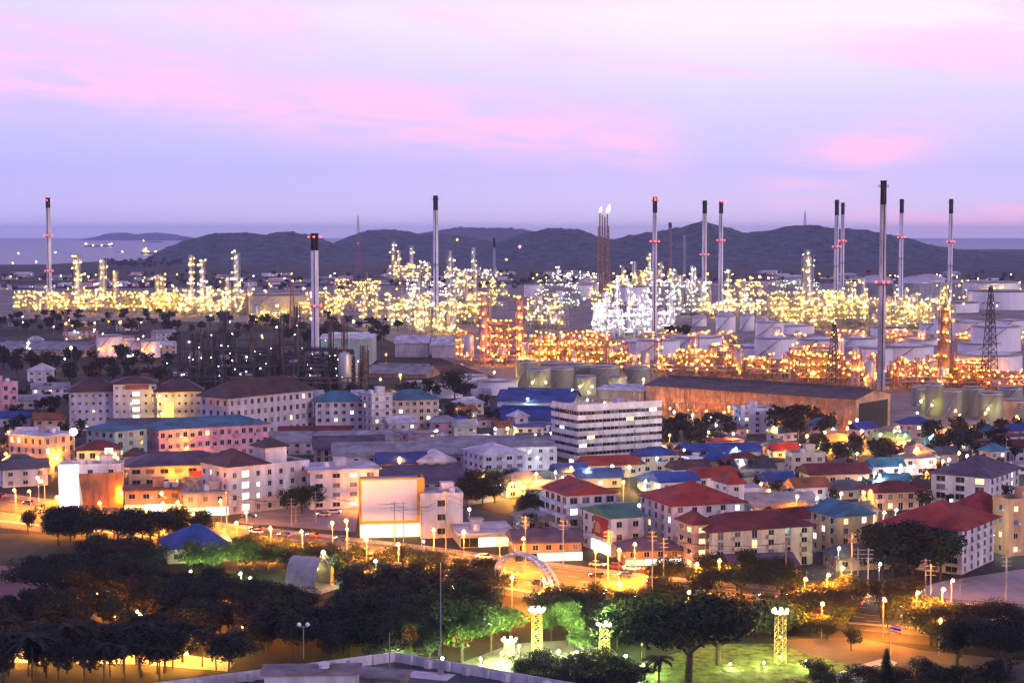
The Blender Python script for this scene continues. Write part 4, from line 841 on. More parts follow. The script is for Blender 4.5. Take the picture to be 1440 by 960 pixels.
put('panel', MB().box(0, 6.2, -.7, -.3, 1, h).mesh('panel', [emit('hoarding_white', (.95, .95, 1), 3.2)]), o)
put('leg', MB().box(.8, 1.2, -.3, .2, 0, h).mesh('leg', [STEEL]), o); put('leg', MB().box(5, 5.4, -.3, .2, 0, h).mesh('leg', [STEEL]), o)
o = root('billboard', G(110, 718), radians(4), 'brown weathered hoarding leaning beside the glowing white one', 'billboard'); p = G(110, 718); h = Zat(p, 664)
put('panel', MB().add([(2, -1.2, 1.4), (14.5, -1.2, 1.0), (14.5, -.2, h), (0.2, -.2, h - .4), (2, -.9, 1.4), (14.5, -.9, 1.0), (14.5, .1, h), (.2, .1, h - .4)], [(0, 1, 2, 3), (7, 6, 5, 4), (0, 4, 5, 1), (1, 5, 6, 2), (2, 6, 7, 3), (3, 7, 4, 0)]).mesh('panel', [mat('hoarding_brown', (.32, .15, .08), .7, .45, .3, 0, 0, True)]), o)
for x in (3, 8, 13): put('leg', MB().box(x - .2, x + .2, .15, .5, 0, h - .5).mesh('leg', [STEEL]), o)
o = root('billboard', G(258, 724), radians(8), 'red and dark blue printed hoarding beside the brown corner roof', 'billboard'); p = G(258, 724); h = Zat(p, 656)
put('panel', MB().box(0, 6, -1.2, -.9, 6.5, h - 3).mesh('panel', [mat('hoarding_print', (.12, .14, .2), .6, .7, .9)]), o); put('red_band', MB().box(0, 6, -1.22, -.88, 4.4, 6.48).mesh('band', [mat('poster_red', (.5, .03, .04), .6)]), o)
put('red_band', MB().box(2, 6, -1.22, -.88, h - 2.98, h - 1.3).mesh('band', [mat('poster_red', (.5, .03, .04), .6)]), o)
for x in (.8, 5.2): put('leg', MB().box(x - .15, x + .15, -.85, -.5, 0, h - 1.5).mesh('leg', [STEEL]), o)
o = root('sign', G(104, 662), 0, 'round white glowing sign on a pole over the beige block', 'sign'); p = G(104, 662); h = Zat(p, 607)
put('pole', MB().tube((0, 0, 0), (0, 0, h - 1), .2, None, 6).mesh('pole', [POLE]), o); put('sign_face', MB().tube((0, -.3, h), (0, .3, h), 1.5, None, 16).mesh('face', [emit('sign_white', (1, .95, .95), 3)]), o)
o = root('sign', G(154, 690), 0, 'square white glowing sign on a pole over the shop block', 'sign'); p = G(154, 690); h = Zat(p, 632)
put('pole', MB().tube((0, 0, 0), (0, 0, h - 2.9), .2, None, 6).mesh('pole', [POLE]), o); put('sign_face', MB().box(-1.4, 1.4, -.3, .3, h - 2.9, h + .6).mesh('face', [emit('sign_cream', (1, .9, .6), 1.6)]), o)
put('sign_mark', MB().box(-.5, .5, -.36, -.31, h - 2.2, h - 1.8).box(-.5, .5, -.36, -.31, h - 1.3, h - .9).box(-.5, .5, -.36, -.31, h - .4, h).box(.15, .5, -.36, -.31, h - 1.8, h - 1.3).box(-.5, -.15, -.36, -.31, h - .9, h - .4).mesh('mark', [mat('sign_red', (.4, .2, .1), .6)]), o)
# ================================================================ TREES
def crown(seed, rx, rz, n, leaf, lobes, flat=1.0):
    rr = random.Random(seed); v = []; f = []; C = []
    for i in range(lobes):
        a = rr.uniform(0, 6.28); d = rr.uniform(.15, .68) * rx; z = rr.uniform(-.35, .65) * rz * flat
        C.append((d * cos(a), d * sin(a), z, rr.uniform(.32, .52) * rx, rr.uniform(.34, .5) * rz))
    for i in range(n):
        c = rr.choice(C); t = Vector((rr.gauss(0, 1), rr.gauss(0, 1), rr.gauss(0, 1))).normalized(); q = rr.uniform(.55, 1.06) ** .6
        p = Vector((c[0] + t.x * c[3] * q, c[1] + t.y * c[3] * q, c[2] + t.z * c[4] * q))
        nrm = (t + Vector((rr.uniform(-.8, .8), rr.uniform(-.8, .8), rr.uniform(-.3, 1)))).normalized(); e = nrm.orthogonal().normalized(); k = nrm.cross(e); s = leaf * rr.uniform(.6, 1.4)
        a = rr.uniform(0, 6.28); e, k = e * cos(a) + k * sin(a), k * cos(a) - e * sin(a); o = len(v)
        v += [p - e * s, p - k * s * .55, p + e * s, p + k * s * .55]; f.append((o, o + 1, o + 2, o + 3))
    return MB().add(v, f)
def trunkm(seed, h, r, spread):
    rr = random.Random(seed); k = MB(); k.tube((0, 0, 0), (rr.uniform(-.3, .3), rr.uniform(-.3, .3), h * .45), r, r * .7, 7)
    for i in range(5):
        a = 6.28 * i / 5 + rr.uniform(-.4, .4); k.tube((0, 0, h * rr.uniform(.3, .45)), (spread * cos(a), spread * sin(a), h * rr.uniform(.65, .85)), r * .5, r * .15, 5)
    return k.mesh('trunk', [BARK])
TV = {}
def variant(kind, i, li):
    k = (kind, i, li)
    if k in TV: return TV[k]
    sd = i * 13 + 5
    if kind == 'round': c = crown(sd, 4.5, 4.1, 3000, .27, 18); z = 5.9; t = trunkm(sd, 9, .28, 2.2)
    elif kind == 'wide': c = crown(sd, 7.2, 2.6, 7500, .19, 34, .8); z = 6.2; t = trunkm(sd, 8, .4, 4.5)
    elif kind == 'bush': c = crown(sd, 3.6, 2.2, 1800, .2, 16); z = 1.9; t = trunkm(sd, 2.4, .12, 1.2)
    elif kind == 'cone':
        rr = random.Random(sd); m = MB(); 
        for j in range(1100):
            z_ = rr.random() ** 1.4; r_ = (1 - z_) * 1.9 * rr.uniform(.5, 1.05) + .1; a = rr.uniform(0, 6.28); p = Vector((r_ * cos(a), r_ * sin(a), z_ * 8 - 4)); e = Vector((cos(a), sin(a), -.5)).normalized() * .4; kk = Vector((-sin(a), cos(a), 0)) * .22; m.add([p - e, p - kk, p + e, p + kk], [(0, 1, 2, 3)])
        c = m; z = 5; t = trunkm(sd, 6, .18, .5)
    elif kind == 'palm':
        rr = random.Random(sd); m = MB()
        for j in range(16):
            a = 6.28 * j / 16 + rr.uniform(-.15, .15); up = rr.uniform(-.1, .9); L = rr.uniform(2.4, 3.2); pr = None
            for q in range(7):
                t_ = q / 6; rad = L * t_; zz = up * L * t_ - 1.5 * L * t_ * t_ * .55; pt = Vector((rad * cos(a), rad * sin(a), zz)); sd_ = Vector((-sin(a), cos(a), 0)) * (.55 * (1 - t_) + .12); dr = Vector((0, 0, -.4 * (1 - t_ * .5)))
                if pr: m.add([pr[0], pt, pt + sd_ + dr, pr[0] + pr[1] + dr], [(0, 1, 2, 3)]); m.add([pr[0], pt, pt - sd_ + dr, pr[0] - pr[1] + dr], [(0, 1, 2, 3)])
                pr = (pt, sd_)
        c = m; z = 8.6; k2 = MB(); k2.tube((0, 0, 0), (.2, 0, 4), .22, .17, 7); k2.tube((.2, 0, 4), (0, 0, 8.7), .17, .14, 7); t = k2.mesh('trunk', [BARK])
    TV[k] = (c.mesh('crown', [LEAF[li]]), z, t); return TV[k]
TR = {}
def tree(px, py, hm, grp, kind='round', li=0, wide=1.0, seed=None):
    p = G(px, py); i = R.randrange(4); c, z, t = variant(kind, i, li); nominal = {'bush': 4.2, 'round': 10, 'wide': 8.6, 'cone': 9, 'palm': 9.3}[kind]; s = hm / nominal
    o = root({'palm': 'palm_tree', 'bush': 'bush'}.get(kind, 'tree'), p, R.uniform(0, 6.28), '', 'bush' if kind == 'bush' else 'tree', grp)
    put('trunk', t, o, (0, 0, 0), 0, (s, s, s)); put('crown', c, o, (0, 0, z * s), 0, (s * wide * R.uniform(.82, 1.2), s * wide * R.uniform(.82, 1.2), s * R.uniform(.86, 1.16))); TR.setdefault(grp, []).append(o); return o
FARM = MB(); FARV = [crown(40 + i, 4.2, 3.6, 330, .62, 10) for i in range(4)]
def fartree(P, hm):
    v = R.choice(FARV); s = hm / 10; a = R.uniform(0, 6.28); ca, sa = cos(a) * s, sin(a) * s
    FARM.add([(P.x + x * ca - y * sa, P.y + x * sa + y * ca, (z + 6.2) * s) for x, y, z in v.v], v.f); FARM.tube((P.x, P.y, 0), (P.x, P.y, 5.5 * s), .3 * s, .2 * s, 5, False)
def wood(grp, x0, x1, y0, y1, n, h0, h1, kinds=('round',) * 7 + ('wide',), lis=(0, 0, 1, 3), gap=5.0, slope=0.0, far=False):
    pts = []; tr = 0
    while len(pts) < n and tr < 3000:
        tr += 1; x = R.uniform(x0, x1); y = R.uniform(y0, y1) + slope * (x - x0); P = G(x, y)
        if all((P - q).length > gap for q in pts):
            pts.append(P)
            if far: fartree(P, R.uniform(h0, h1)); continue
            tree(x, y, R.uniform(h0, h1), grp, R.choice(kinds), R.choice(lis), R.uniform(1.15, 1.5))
tree(40, 750, 7.0, 'lone tree', 'round', 0, .95)
wood('trees between the sports field and the highway', 80, 285, 752, 768, 18, 8.5, 11, gap=6, slope=.02)
wood('dark trees behind the field in the park', 58, 200, 826, 846, 20, 8, 10, gap=5); wood('low dark trees in the middle of the left park', 170, 330, 838, 864, 18, 6, 8, gap=5)
wood('trees beside the blue pavilion', 120, 205, 785, 812, 8, 6, 8, gap=6)
wood('dark trees under the curved stage', 250, 430, 850, 905, 28, 6, 8.5, gap=5)
wood('trees along the highway left of the arch', 345, 690, 776, 800, 30, 4.5, 6.5, gap=6, slope=.11)
wood('dark park trees left of the arch', 490, 690, 845, 900, 28, 7, 10, gap=5)
wood('park trees behind the white roof terrace', 340, 620, 890, 935, 24, 7, 10, gap=5)
wood('low dark trees right of the arch', 790, 960, 862, 890, 20, 6, 9, gap=5); wood('trees on the lawn edge behind the lit tower', 1010, 1180, 885, 902, 12, 4, 7, ('round', 'bush'), (1, 2, 3), gap=4)
wood('dark shrubs at the terrace edge', 740, 900, 938, 972, 26, 2.5, 5, ('bush',), gap=3)
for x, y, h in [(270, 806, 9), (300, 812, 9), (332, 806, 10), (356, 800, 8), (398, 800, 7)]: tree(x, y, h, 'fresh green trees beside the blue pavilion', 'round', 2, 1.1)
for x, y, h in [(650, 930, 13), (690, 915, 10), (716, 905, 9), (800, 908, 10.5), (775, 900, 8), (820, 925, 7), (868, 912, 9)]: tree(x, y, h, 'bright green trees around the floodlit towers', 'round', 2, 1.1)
tree(968, 958, 17.5, 'great tree', 'wide', 1, 1.22); tree(1010, 935, 13, 'great tree', 'wide', 0, 1.0); tree(905, 925, 12, 'great tree', 'wide', 2, .9)
wood('roadside trees right of the wide spreading tree', 925, 1110, 815, 850, 14, 6, 9.5, lis=(0, 3, 1), gap=6)
wood('lamplit trees of the right hand park', 1110, 1290, 850, 892, 12, 5, 8, ('round', 'wide'), (3, 1, 3), 6)
wood('lamplit trees at the right edge of the park', 1290, 1450, 885, 925, 9, 6, 9, ('wide', 'round'), (3, 0), 7)
tree(1197, 915, 5.5, 'round topiary', 'round', 3); tree(1246, 968, 8.5, 'cone tree', 'cone', 0); tree(1345, 945, 12.5, 'big dark pair', 'round', 0, 1.05); tree(1412, 958, 12, 'big dark pair', 'wide', 0, .8)
wood('dark bushes along the bottom right', 1120, 1440, 950, 985, 34, 2, 4, ('bush',), (0, 1, 3), gap=3)
wood('palms in front of the glowing plaza', -10, 235, 934, 962, 30, 7, 11, ('palm', 'palm', 'round'), (0,), 4); wood('dark trees behind the bottom left palms', -20, 340, 872, 900, 40, 6, 9, gap=6)
wood('palms left of the white roof terrace', 150, 330, 925, 948, 12, 7, 11, ('palm', 'round'), (0,), 4)
tree(926, 985, 9, 'lone palm', 'palm', 0, 1.3)
wood('trees before the red roofed apartment block', 1235, 1330, 800, 815, 9, 10, 14, lis=(0, 0, 1), gap=5)
for x, y in [(408, 724), (425, 722), (444, 718)]: tree(x, y, 9, 'trees before the white blocks', 'round', 1)
wood('town trees right of the blank screen', 655, 730, 690, 712, 8, 7, 10, gap=5); wood('town trees by the white balcony house', 735, 770, 715, 752, 5, 6, 9, gap=4)
wood('dark grove before the long shed, left part', 930, 1040, 598, 640, 24, 7, 11, gap=7, far=True); wood('dark grove before the long shed, middle part', 1085, 1165, 595, 622, 18, 9, 13, gap=7, far=True)
wood('dark grove on the mound', 1150, 1250, 640, 662, 14, 8, 11, gap=7, far=True); wood('dark grove under the right tanks', 1300, 1450, 612, 650, 34, 7, 11, gap=7, far=True)
wood('trees behind the teal roofed hotels', 360, 700, 556, 600, 40, 8, 12, gap=8, far=True); tree(640, 566, 17, 'big round tree', 'round', 0, 1.2)
wood('tree belt behind the lavender hotel', 0, 240, 508, 545, 44, 9, 14, gap=8, far=True); wood('tree belt between the golden plant and the orange tanks', 0, 250, 446, 470, 50, 8, 13, gap=12, far=True)
wood('tree belt below the golden plant, centre', 230, 560, 452, 492, 56, 10, 16, gap=12, far=True); wood('far shore trees', 150, 260, 371, 380, 30, 14, 26, gap=20, far=True)
wood('far trees on the right plain', 600, 1440, 386, 402, 90, 8, 14, gap=20, far=True); wood('far trees on the plain', 0, 900, 386, 412, 150, 9, 15, gap=20, far=True); wood('trees among the town houses', 940, 1420, 642, 722, 70, 5, 8, gap=9, far=True); wood('trees among the left houses', 0, 130, 555, 650, 22, 6, 9, gap=9, far=True)
wood('trees by the white lit plant', 935, 975, 474, 480, 7, 10, 15, gap=6, far=True); wood('dark trees left of the left edge houses', 0, 80, 545, 600, 12, 7, 10, gap=8, far=True)
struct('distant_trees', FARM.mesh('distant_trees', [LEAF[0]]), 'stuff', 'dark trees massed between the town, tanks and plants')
for kx, l in TR.items():
    if kx == 'big round tree': l[0]['label'] = 'big round dark tree before the low wide tanks'; continue
    if kx == 'lone tree': l[0]['label'] = 'small lollipop shaped tree alone beside the highway at left'
    elif kx == 'great tree':
        for o_, t in zip(l, ('broad dark spreading tree with visible trunk in the floodlit park', 'dark wide tree just behind the broadest spreading tree', 'green spreading tree left of the broadest tree')): o_['label'] = t
    elif kx == 'round topiary': l[0]['label'] = 'small round tree on the lawn beside the flag'
    elif kx == 'cone tree': l[0]['label'] = 'dark pointed conifer under the flag'
    elif kx == 'lone palm': l[0]['label'] = 'dark palm at the bottom under the broad spreading tree'
    elif len(l) <= 70: rank(l, 'plant, # of the ' + kx)
# ================================================================ LAMPS
LP = {}
def lamp(px, py, hgt, c, grp, r=.28, s=300, arm=1.2, down=0):
    p = G(px, py, hgt); key = grp.replace(' ', '_') + str(r) + str(s)
    if r < .5: r *= .72; s *= 2
    me = lampmesh(key + str(c), c, r, (s * 1.6 if c == C_OR else s * 3) if r < .5 else s * 2)
    o = root('street_lamp', (p.x, p.y, 0), 0, '', 'street lamp', grp); k = ('post', round(hgt, 1), arm)
    if k not in CACHE: CACHE[k] = MB().tube((0, arm, 0), (0, arm, hgt + .1), .11, .07, 6).tube((0, arm, hgt + .1), (0, 0, hgt + .35), .05, None, 5).box(-.18, .18, -.35, .3, hgt + .30, hgt + .40).mesh('post', [POLE])
    put('post', CACHE[k], o); put('lamp_head', me, o, (0, 0, hgt))
    if down:
        k = ('lens', str(c), down)
        if k not in CACHE: CACHE[k] = MB().add([(.34 * cos(i * pi / 5), .34 * sin(i * pi / 5), 0) for i in range(10)], [tuple(range(10))[::-1]]).mesh('lens', [emit('lens_' + str(c) + str(down), c, down)])
        put('lens', CACHE[k], o, (0, 0, hgt - r - .04))
    LP.setdefault(grp, []).append(o); return o
for x, y in [(20, 688), (80, 698), (140, 706), (205, 716), (272, 722), (332, 734), (424, 746), (515, 757), (560, 764), (8, 637), (53, 671), (227, 693), (229, 707), (250, 705), (310, 703), (346, 720), (380, 741), (467, 734), (487, 731), (610, 744), (652, 746), (703, 760), (736, 756), (760, 783), (838, 774), (871, 772), (893, 764), (765, 814), (871, 819), (980, 792), (1012, 787), (720, 810), (1185, 797), (1165, 807), (1133, 813), (1244, 842), (1291, 832), (1327, 827), (1340, 815)]: lamp(x, y, 9, C_OR, 'orange lamps along the highway', .30, 160, 1.2, 16000)  # opening entries of the list are lamps added to brighten the road
for x, y in [(488, 744), (596, 761)]: lamp(x, y, 6, (1, .8, .2), 'yellow lamps before the big blank screen', .3, 160)
for x, y in [(969, 832), (1157, 848), (1323, 871)]: lamp(x, y, 8, C_OR, 'large orange lamps in the park', .40, 420, 1.2, 9000)
for x, y in [(193, 859), (249, 882), (322, 854), (616, 821), (637, 825), (552, 831), (529, 829), (341, 880)]: lamp(x, y, 5, (1, .26, .03), 'small deep orange lamps among the park trees', .22, 600, 1.2, 1400)
for x, y in [(20, 908), (62, 906), (110, 908), (160, 912), (215, 914), (262, 918), (180, 900), (300, 905)]: lamp(x, y, 3.2, (1, .40, .05), 'low orange lamps on the plaza behind the palms', .25, 420, 1.2, 3500)
for x, y, c in [(754, 665, C_OR), (877, 677, C_OR), (1025, 572, C_OR), (1031, 609, C_OR), (942, 611, C_OR), (1192, 601, C_OR), (1263, 600, C_OR), (1258, 605, C_OR), (868, 546, C_OR), (905, 533, C_YE), (535, 533, C_YE), (563, 527, C_YE), (695, 523, C_YE), (543, 498, C_OR), (228, 581, C_YE), (254, 515, C_OR), (1344, 577, C_OR), (1350, 583, C_OR), (1386, 580, C_OR), (1430, 585, C_OR), (1224, 690, C_OR), (1121, 697, C_OR), (885, 656, C_YE), (562, 648, C_OR), (1310, 717, C_OR), (1326, 648, C_OR), (1349, 636, C_OR)]: lamp(x, y, 9, c, 'orange lamps inside the town and yards', .36, 220, 1.2, 8000)
for x, y, c in [(40, 482, C_OR), (93, 455, C_OR), (169, 453, C_OR), (100, 489, C_OR), (262, 435, C_YE), (118, 433, C_YE), (390, 430, C_YE), (477, 429, C_YE), (438, 448, C_YE), (497, 452, C_YE), (400, 391, C_OR), (119, 385, C_OR)]: lamp(x, y, 16, c, 'tall flood lamps among the golden plants', .9, 110)
for x, y, c, h in [(18, 370, C_YE, 25), (51, 368, C_YE, 25), (26, 356, (.2, 1, .6), 30), (78, 355, (.2, 1, .6), 30), (643, 337, C_OR, 70), (1021, 328, C_OR, 95), (995, 385, C_OR, 25), (1055, 390, C_OR, 22), (1068, 389, C_OR, 22), (801, 386, C_OR, 22), (827, 386, C_OR, 22), (534, 397, C_OR, 22), (563, 398, C_OR, 22), (582, 409, C_OR, 20), (712, 365, C_OR, 40), (731, 347, C_RED, 70)]: lamp(x, y, h, c, 'high mast lamps in the far plant', 1.5 if h > 60 else 1.2, 40)
for x, y in [(908, 676), (781, 663), (962, 632), (932, 665), (1102, 665), (1109, 679), (1155, 679), (1149, 700), (1230, 665), (1255, 678), (1285, 655), (1360, 640), (1401, 655), (1404, 652), (1411, 653), (1428, 658), (1267, 654), (828, 551), (1290, 580), (1205, 590), (1308, 615), (1180, 770), (742, 560), (764, 550), (780, 549), (805, 548), (826, 562), (850, 566), (873, 569), (896, 573), (949, 559), (972, 562), (997, 565), (948, 579), (974, 583), (1000, 586), (1007, 597), (1035, 630), (614, 605), (640, 570), (806, 570), (924, 644), (1238, 792), (528, 788), (1396, 751)]: lamp(x, y, 7, C_CW if (x * 7 + y) % 3 else C_GR, 'cold white lamps of the town', .30, 160, 1.2, 900)
for i in range(12):
    q_ = G(915 + i * 25, 583.5 + i * 2.05) + Vector((0, -9, 5)); q_ = proj(q_); lamp(q_[0], q_[1], 5, C_OR, 'orange yard lamps before the long shed', .30, 800)
for x, y in [(1135, 612), (1160, 607), (1212, 605), (1238, 610), (1272, 622), (1290, 630)]: lamp(x, y, 8, C_OR, 'orange lamps along the mound road', .34, 200, 1.2, 16000)
rq = random.Random(77)
for i in range(46): lamp(rq.uniform(0, 1440), rq.uniform(598, 694), 6, C_OR if i % 5 else C_YE, 'orange street lamps between the town blocks', .30, 240, 1.2, 5500)
for i in range(34): lamp(rq.uniform(640, 1440), rq.uniform(600, 720), 6, C_CW if i % 3 else C_WH, 'white street lamps between the right hand houses', .26, 220, 1.2, 1800)
for i in range(18): lamp(R.uniform(20, 680), R.uniform(832, 900), 3, (1, .26, .03), 'hidden deep orange lamps under the left park crowns', .22, 500, 1.2, 1000)  # lamps added for the orange glow between the trunks
for x, y in [(268, 803), (338, 806), (352, 812), (622, 925), (648, 934), (676, 926), (706, 918), (730, 908), (786, 915), (812, 916), (836, 930), (880, 922), (905, 935), (560, 905)]: lamp(x, y, 2.2, (.75, 1, .35), 'greenish lamps under the park trees', .26, 1000)  # lamps added to light the near side of the crowns
FL = MB(); FC = (C_WH, C_YE, C_OR, C_CW)
def farlamp(px, py, hgt, ci, r):
    p = G(px, py, hgt); me = L_YE; FL.cur = ci; s_ = r / .58
    FL.add([(p.x + q.co.x * s_, p.y + q.co.y * s_, p.z + q.co.z * s_) for q in me.vertices], [tuple(f.vertices) for f in me.polygons])
    FL.cur = 4; FL.tube((p.x, p.y + r, 0), (p.x, p.y + r, hgt), .12, .08, 5)
rr = random.Random(4)
for i in range(190):
    x = rr.uniform(0, 1440); y = rr.uniform(384, 408) if rr.random() < .75 else rr.uniform(408, 432); farlamp(x, y, rr.choice((8, 12)), rr.randrange(4), .7 if i % 3 else 1.0)
for i in range(46):
    x = rr.uniform(0, 250) if i < 30 else rr.uniform(250, 520); y = rr.uniform(442, 505); farlamp(x, y, 7, rr.choice((3, 2, 3, 0)), .42)
struct('distant_lamps', FL.mesh('distant_lamps', [emit('far_glow_' + str(i), c, 55) for i, c in enumerate(FC)] + [POLE]), 'stuff', 'small lamps on posts scattered over the far dark plain')
for kx, l in LP.items():
    if len(l) <= 60: rank(l, {'o': 'lamp, # of the '}.get('o') + kx)
    else:
        for o_ in l: o_['label'] = 'one of the small lamps scattered over the far plain'
# floodlit towers of the park
def lighttower(px, yb, yt, label, c, r, s, base=False):
    p = G(px, yb); h = Zat(p, yt); o = root('light_tower', p, radians(15), label, 'light tower', 'floodlit lattice towers in the park')
    ym = mat('tower_yellow', (.62, .50, .16), .6)  # yellow lamplight put into the lattice colour
    put('lattice', lattice(MB(), 1.9, 1.7, h - .6, 7, .085).mesh('lattice', [ym]), o); put('head_ring', MB().lathe([(1.0, h - .7), (1.5, h - .6), (1.5, h - .4), (1.0, h - .3)], 12).mesh('ring', [POLE]), o)
    me = lampmesh('tower' + str(s), c, r, s)
    for i in range(6): put('floodlight', me, o, (1.5 * cos(i * pi / 3), 1.5 * sin(i * pi / 3), h), 0, .7)
    put('tower_lamp', me, o, (0, 0, h * .5), 0, .16); put('tower_lamp', me, o, (0, 0, h * .12), 0, .16)
    if base:
        for x, y in ((-5, -3), (4, -4), (-12, -2)): put('ground_floodlight', me, o, (x, y, 1.2), 0, .4)
lighttower(755, 925, 856, 'tall lattice tower with greenish floodlights in the park centre', (.86, 1, .45), .40, 2000)
lighttower(850, 920, 876, 'shorter lattice tower with greenish floodlights among trees', (.86, 1, .45), .38, 1800)
lighttower(1097, 932, 858, 'yellow lit lattice tower on the bright lawn at right', (1, .88, .32), .42, 2200, True)
lighttower(716, 922, 898, 'small yellow lit lattice tower behind the green trees', (1, .85, .3), .25, 500)
o = root('light_tower', G(455, 815), 0, 'bright greenish star lamp on a mast above the curved stage', 'lamp'); h = Zat(G(455, 815), 776)
put('mast', MB().tube((0, 0, 0), (0, 0, h), .16, .1, 6).mesh('mast', [POLE]), o); put('floodlight', lampmesh('starlamp', C_GR, .45, 900), o, (0, -.3, h))
# ================================================================ PARK STRUCTURES
p0, p1 = G(694, 822), G(781, 852); d = p1 - p0; L = d.length; o = root('arch', p0, math.atan2(d.y, d.x), 'slender white arch over the park gate by the highway', 'arch'); ha = Zat((p0 + p1) / 2, 781)
for nm, off in (('arch_rib', 0.0), ('arch_rib', 1.6)):
    k = MB(); n = 28; pr = None
    for i in range(n + 1):
        t = pi * i / n; q = Vector((L / 2 - L / 2 * cos(t), off, ha * sin(t) ** .8))
        if pr is not None: k.tube(pr, q, .42, None, 6)
        pr = q
    put(nm, k.mesh('rib', [WALL['white']], True), o)
for i in range(2, 27):
    t = pi * i / 28; put('arch_strut', MB().box(-.12, .12, .2, 1.4, -.12, .12).mesh('strut', [WALL['white']]) if i == 2 else bpy.data.meshes['strut'], o, (L / 2 - L / 2 * cos(t), 0, ha * sin(t) ** .8))
put('gate_beam', MB().box(L * .55, L * 1.9, -.3, .3, 0, 1.1).mesh('beam', [WALL['white']]), o)
# curved stage roof
p0 = G(442, 834); o = root('stage_shell', p0, radians(62), 'grey vaulted stage shell with yellow lit mouth', 'stage'); s = mpp(p0); Wd = 8.0; k = MB(); n = 14; hs = Zat(p0, 788)
va = []; 
for i in range(n + 1):
    t = pi * i / n; va.append((Wd / 2 - Wd / 2 * cos(t), hs * sin(t)))
vs = [(x, y, z) for y in (0, 9) for x, z in va] + [(x + (Wd / 2 - x) * .06, y, z * .94) for y in (0, 9) for x, z in va]; m_ = n + 1
k.add(vs, [(i, i + 1, m_ + i + 1, m_ + i) for i in range(n)] + [(2 * m_ + i, 3 * m_ + i, 3 * m_ + i + 1, 2 * m_ + i + 1) for i in range(n)] + [(i, 2 * m_ + i, 2 * m_ + i + 1, i + 1) for i in range(n)])
put('vault', k.mesh('vault', [mat('vault_grey', (.34, .33, .34), .7)]), o); put('back_wall', MB().add([(x, 8.8, z) for x, z in va], [tuple(range(m_))]).mesh('back', [WALL['yellow']]), o); put('stage_floor', MB().box(0, Wd, -2, 9, 0, .9).mesh('floor', [CONC]), o)
put('side_panel', MB().add([(Wd * .80, -.4, 1), (Wd * 1.02, -.4, 1), (Wd * 1.02, -.4, hs * .6), (Wd * .88, -.4, hs * .72)], [(0, 1, 2, 3)]).mesh('panel', [mat('stage_yellow', (.75, .55, .06), .6)]), o)
put('stage_lamp', lampmesh('stage', (1, .8, .2), .3, 60), o, (Wd * .7, 3, hs * .6))
# flag
p = G(1252, 945); o = root('flag', p, 0, 'striped red white and blue flag on a thin pole', 'flag'); h = Zat(p, 876)
put('pole', MB().tube((0, 0, 0), (0, 0, h), .07, .04, 6).mesh('pole', [POLE]), o); k = MB(); nx = 8; z0 = 0
fm = [mat('flag_red', (.5, .03, .05), .8), mat('flag_white', (.75, .75, .78), .8), mat('flag_blue', (.03, .05, .35), .8)]
for b, (mi, za, zb) in enumerate([(0, 0, 1 / 6), (1, 1 / 6, 1 / 3), (2, 1 / 3, 2 / 3), (1, 2 / 3, 5 / 6), (0, 5 / 6, 1)]):
    kk = MB(); yy = lambda i: .14 * sin(i * 1.1); hh = 1.5
    kk.add([(.05 + i * .3, yy(i), h - .2 - hh + z * hh - i * .07) for z in (za, zb) for i in range(nx)], [(i, i + 1, nx + i + 1, nx + i) for i in range(nx - 1)])
    put('flag_stripe', kk.mesh('stripe', [fm[mi]]), o)
# utility poles and wires
UP = []
def upole(px, yb, yt, H2=False):
    p = G(px, yb); h = Zat(p, yt); o = root('utility_pole', p, radians(R.uniform(-10, 10)), '', 'utility pole', 'utility poles'); k = MB()
    k.box(-.16, .16, -.16, .16, 0, h); 
    if H2: k.box(2.4, 2.72, -.16, .16, 0, h)
    put('post', k.mesh('post', [WOODP]), o)
    for z in (h - .5, h - 1.6, h - 2.6): put('cross_arm', MB().box(-1.2, 1.2 + (2.6 if H2 else 0), -.26, -.17, z, z + .16).mesh('arm', [WOODP]), o)
    UP.append(o)
for a in [(63, 705, 657), (319, 757, 690), (444, 735, 690), (555, 762, 705, 1), (593, 770, 710), (627, 775, 690), (739, 795, 725), (792, 800, 730), (855, 815, 745), (917, 850, 745), (933, 830, 755), (1105, 822, 760), (1120, 838, 800), (1197, 838, 748), (1206, 830, 770, 1), (1301, 848, 785), (1308, 868, 793), (1414, 862, 780), (1143, 850, 820), (410, 740, 700), (1350, 835, 815), (416, 735, 712)]: upole(*a)
rank(UP, 'concrete utility pole along the highway, #')
us = sorted(UP, key=lambda o_: o_.location.x); wm = mat('cable_black', (.02, .02, .02), .6); WR = []
for a, b in zip(us, us[1:]):
    if (a.location - b.location).length > 75: continue
    ha_, hb_ = [max(v[2] for v in c.children[0].data.vertices[0:8].__iter__() and [tuple(q.co) for q in c.children[0].data.vertices]) for c in (a, b)]
    k = MB()
    for off, dz in ((-1, -.3), (0, -.3), (1, -.3), (0, -1.5)):
        pr = None
        for i in range(9):
            t = i / 8; q = a.location.lerp(b.location, t) + Vector((off * .8, 0, ha_ + (hb_ - ha_) * t + dz - 1.2 * 4 * t * (1 - t)))
            if pr is not None: k.tube(pr, q, .035, None, 3, False)
            pr = q
    w_ = put('power_cable', k.mesh('cable', [wm])); tag(w_, '', 'cable', 'sagging power cables'); w_['_x'] = a.location.x; WR.append(w_)
for i, w_ in enumerate(WR): w_['label'] = 'sagging black power cables between utility poles, ' + ORD[i] + ' span from left'; del w_['_x']
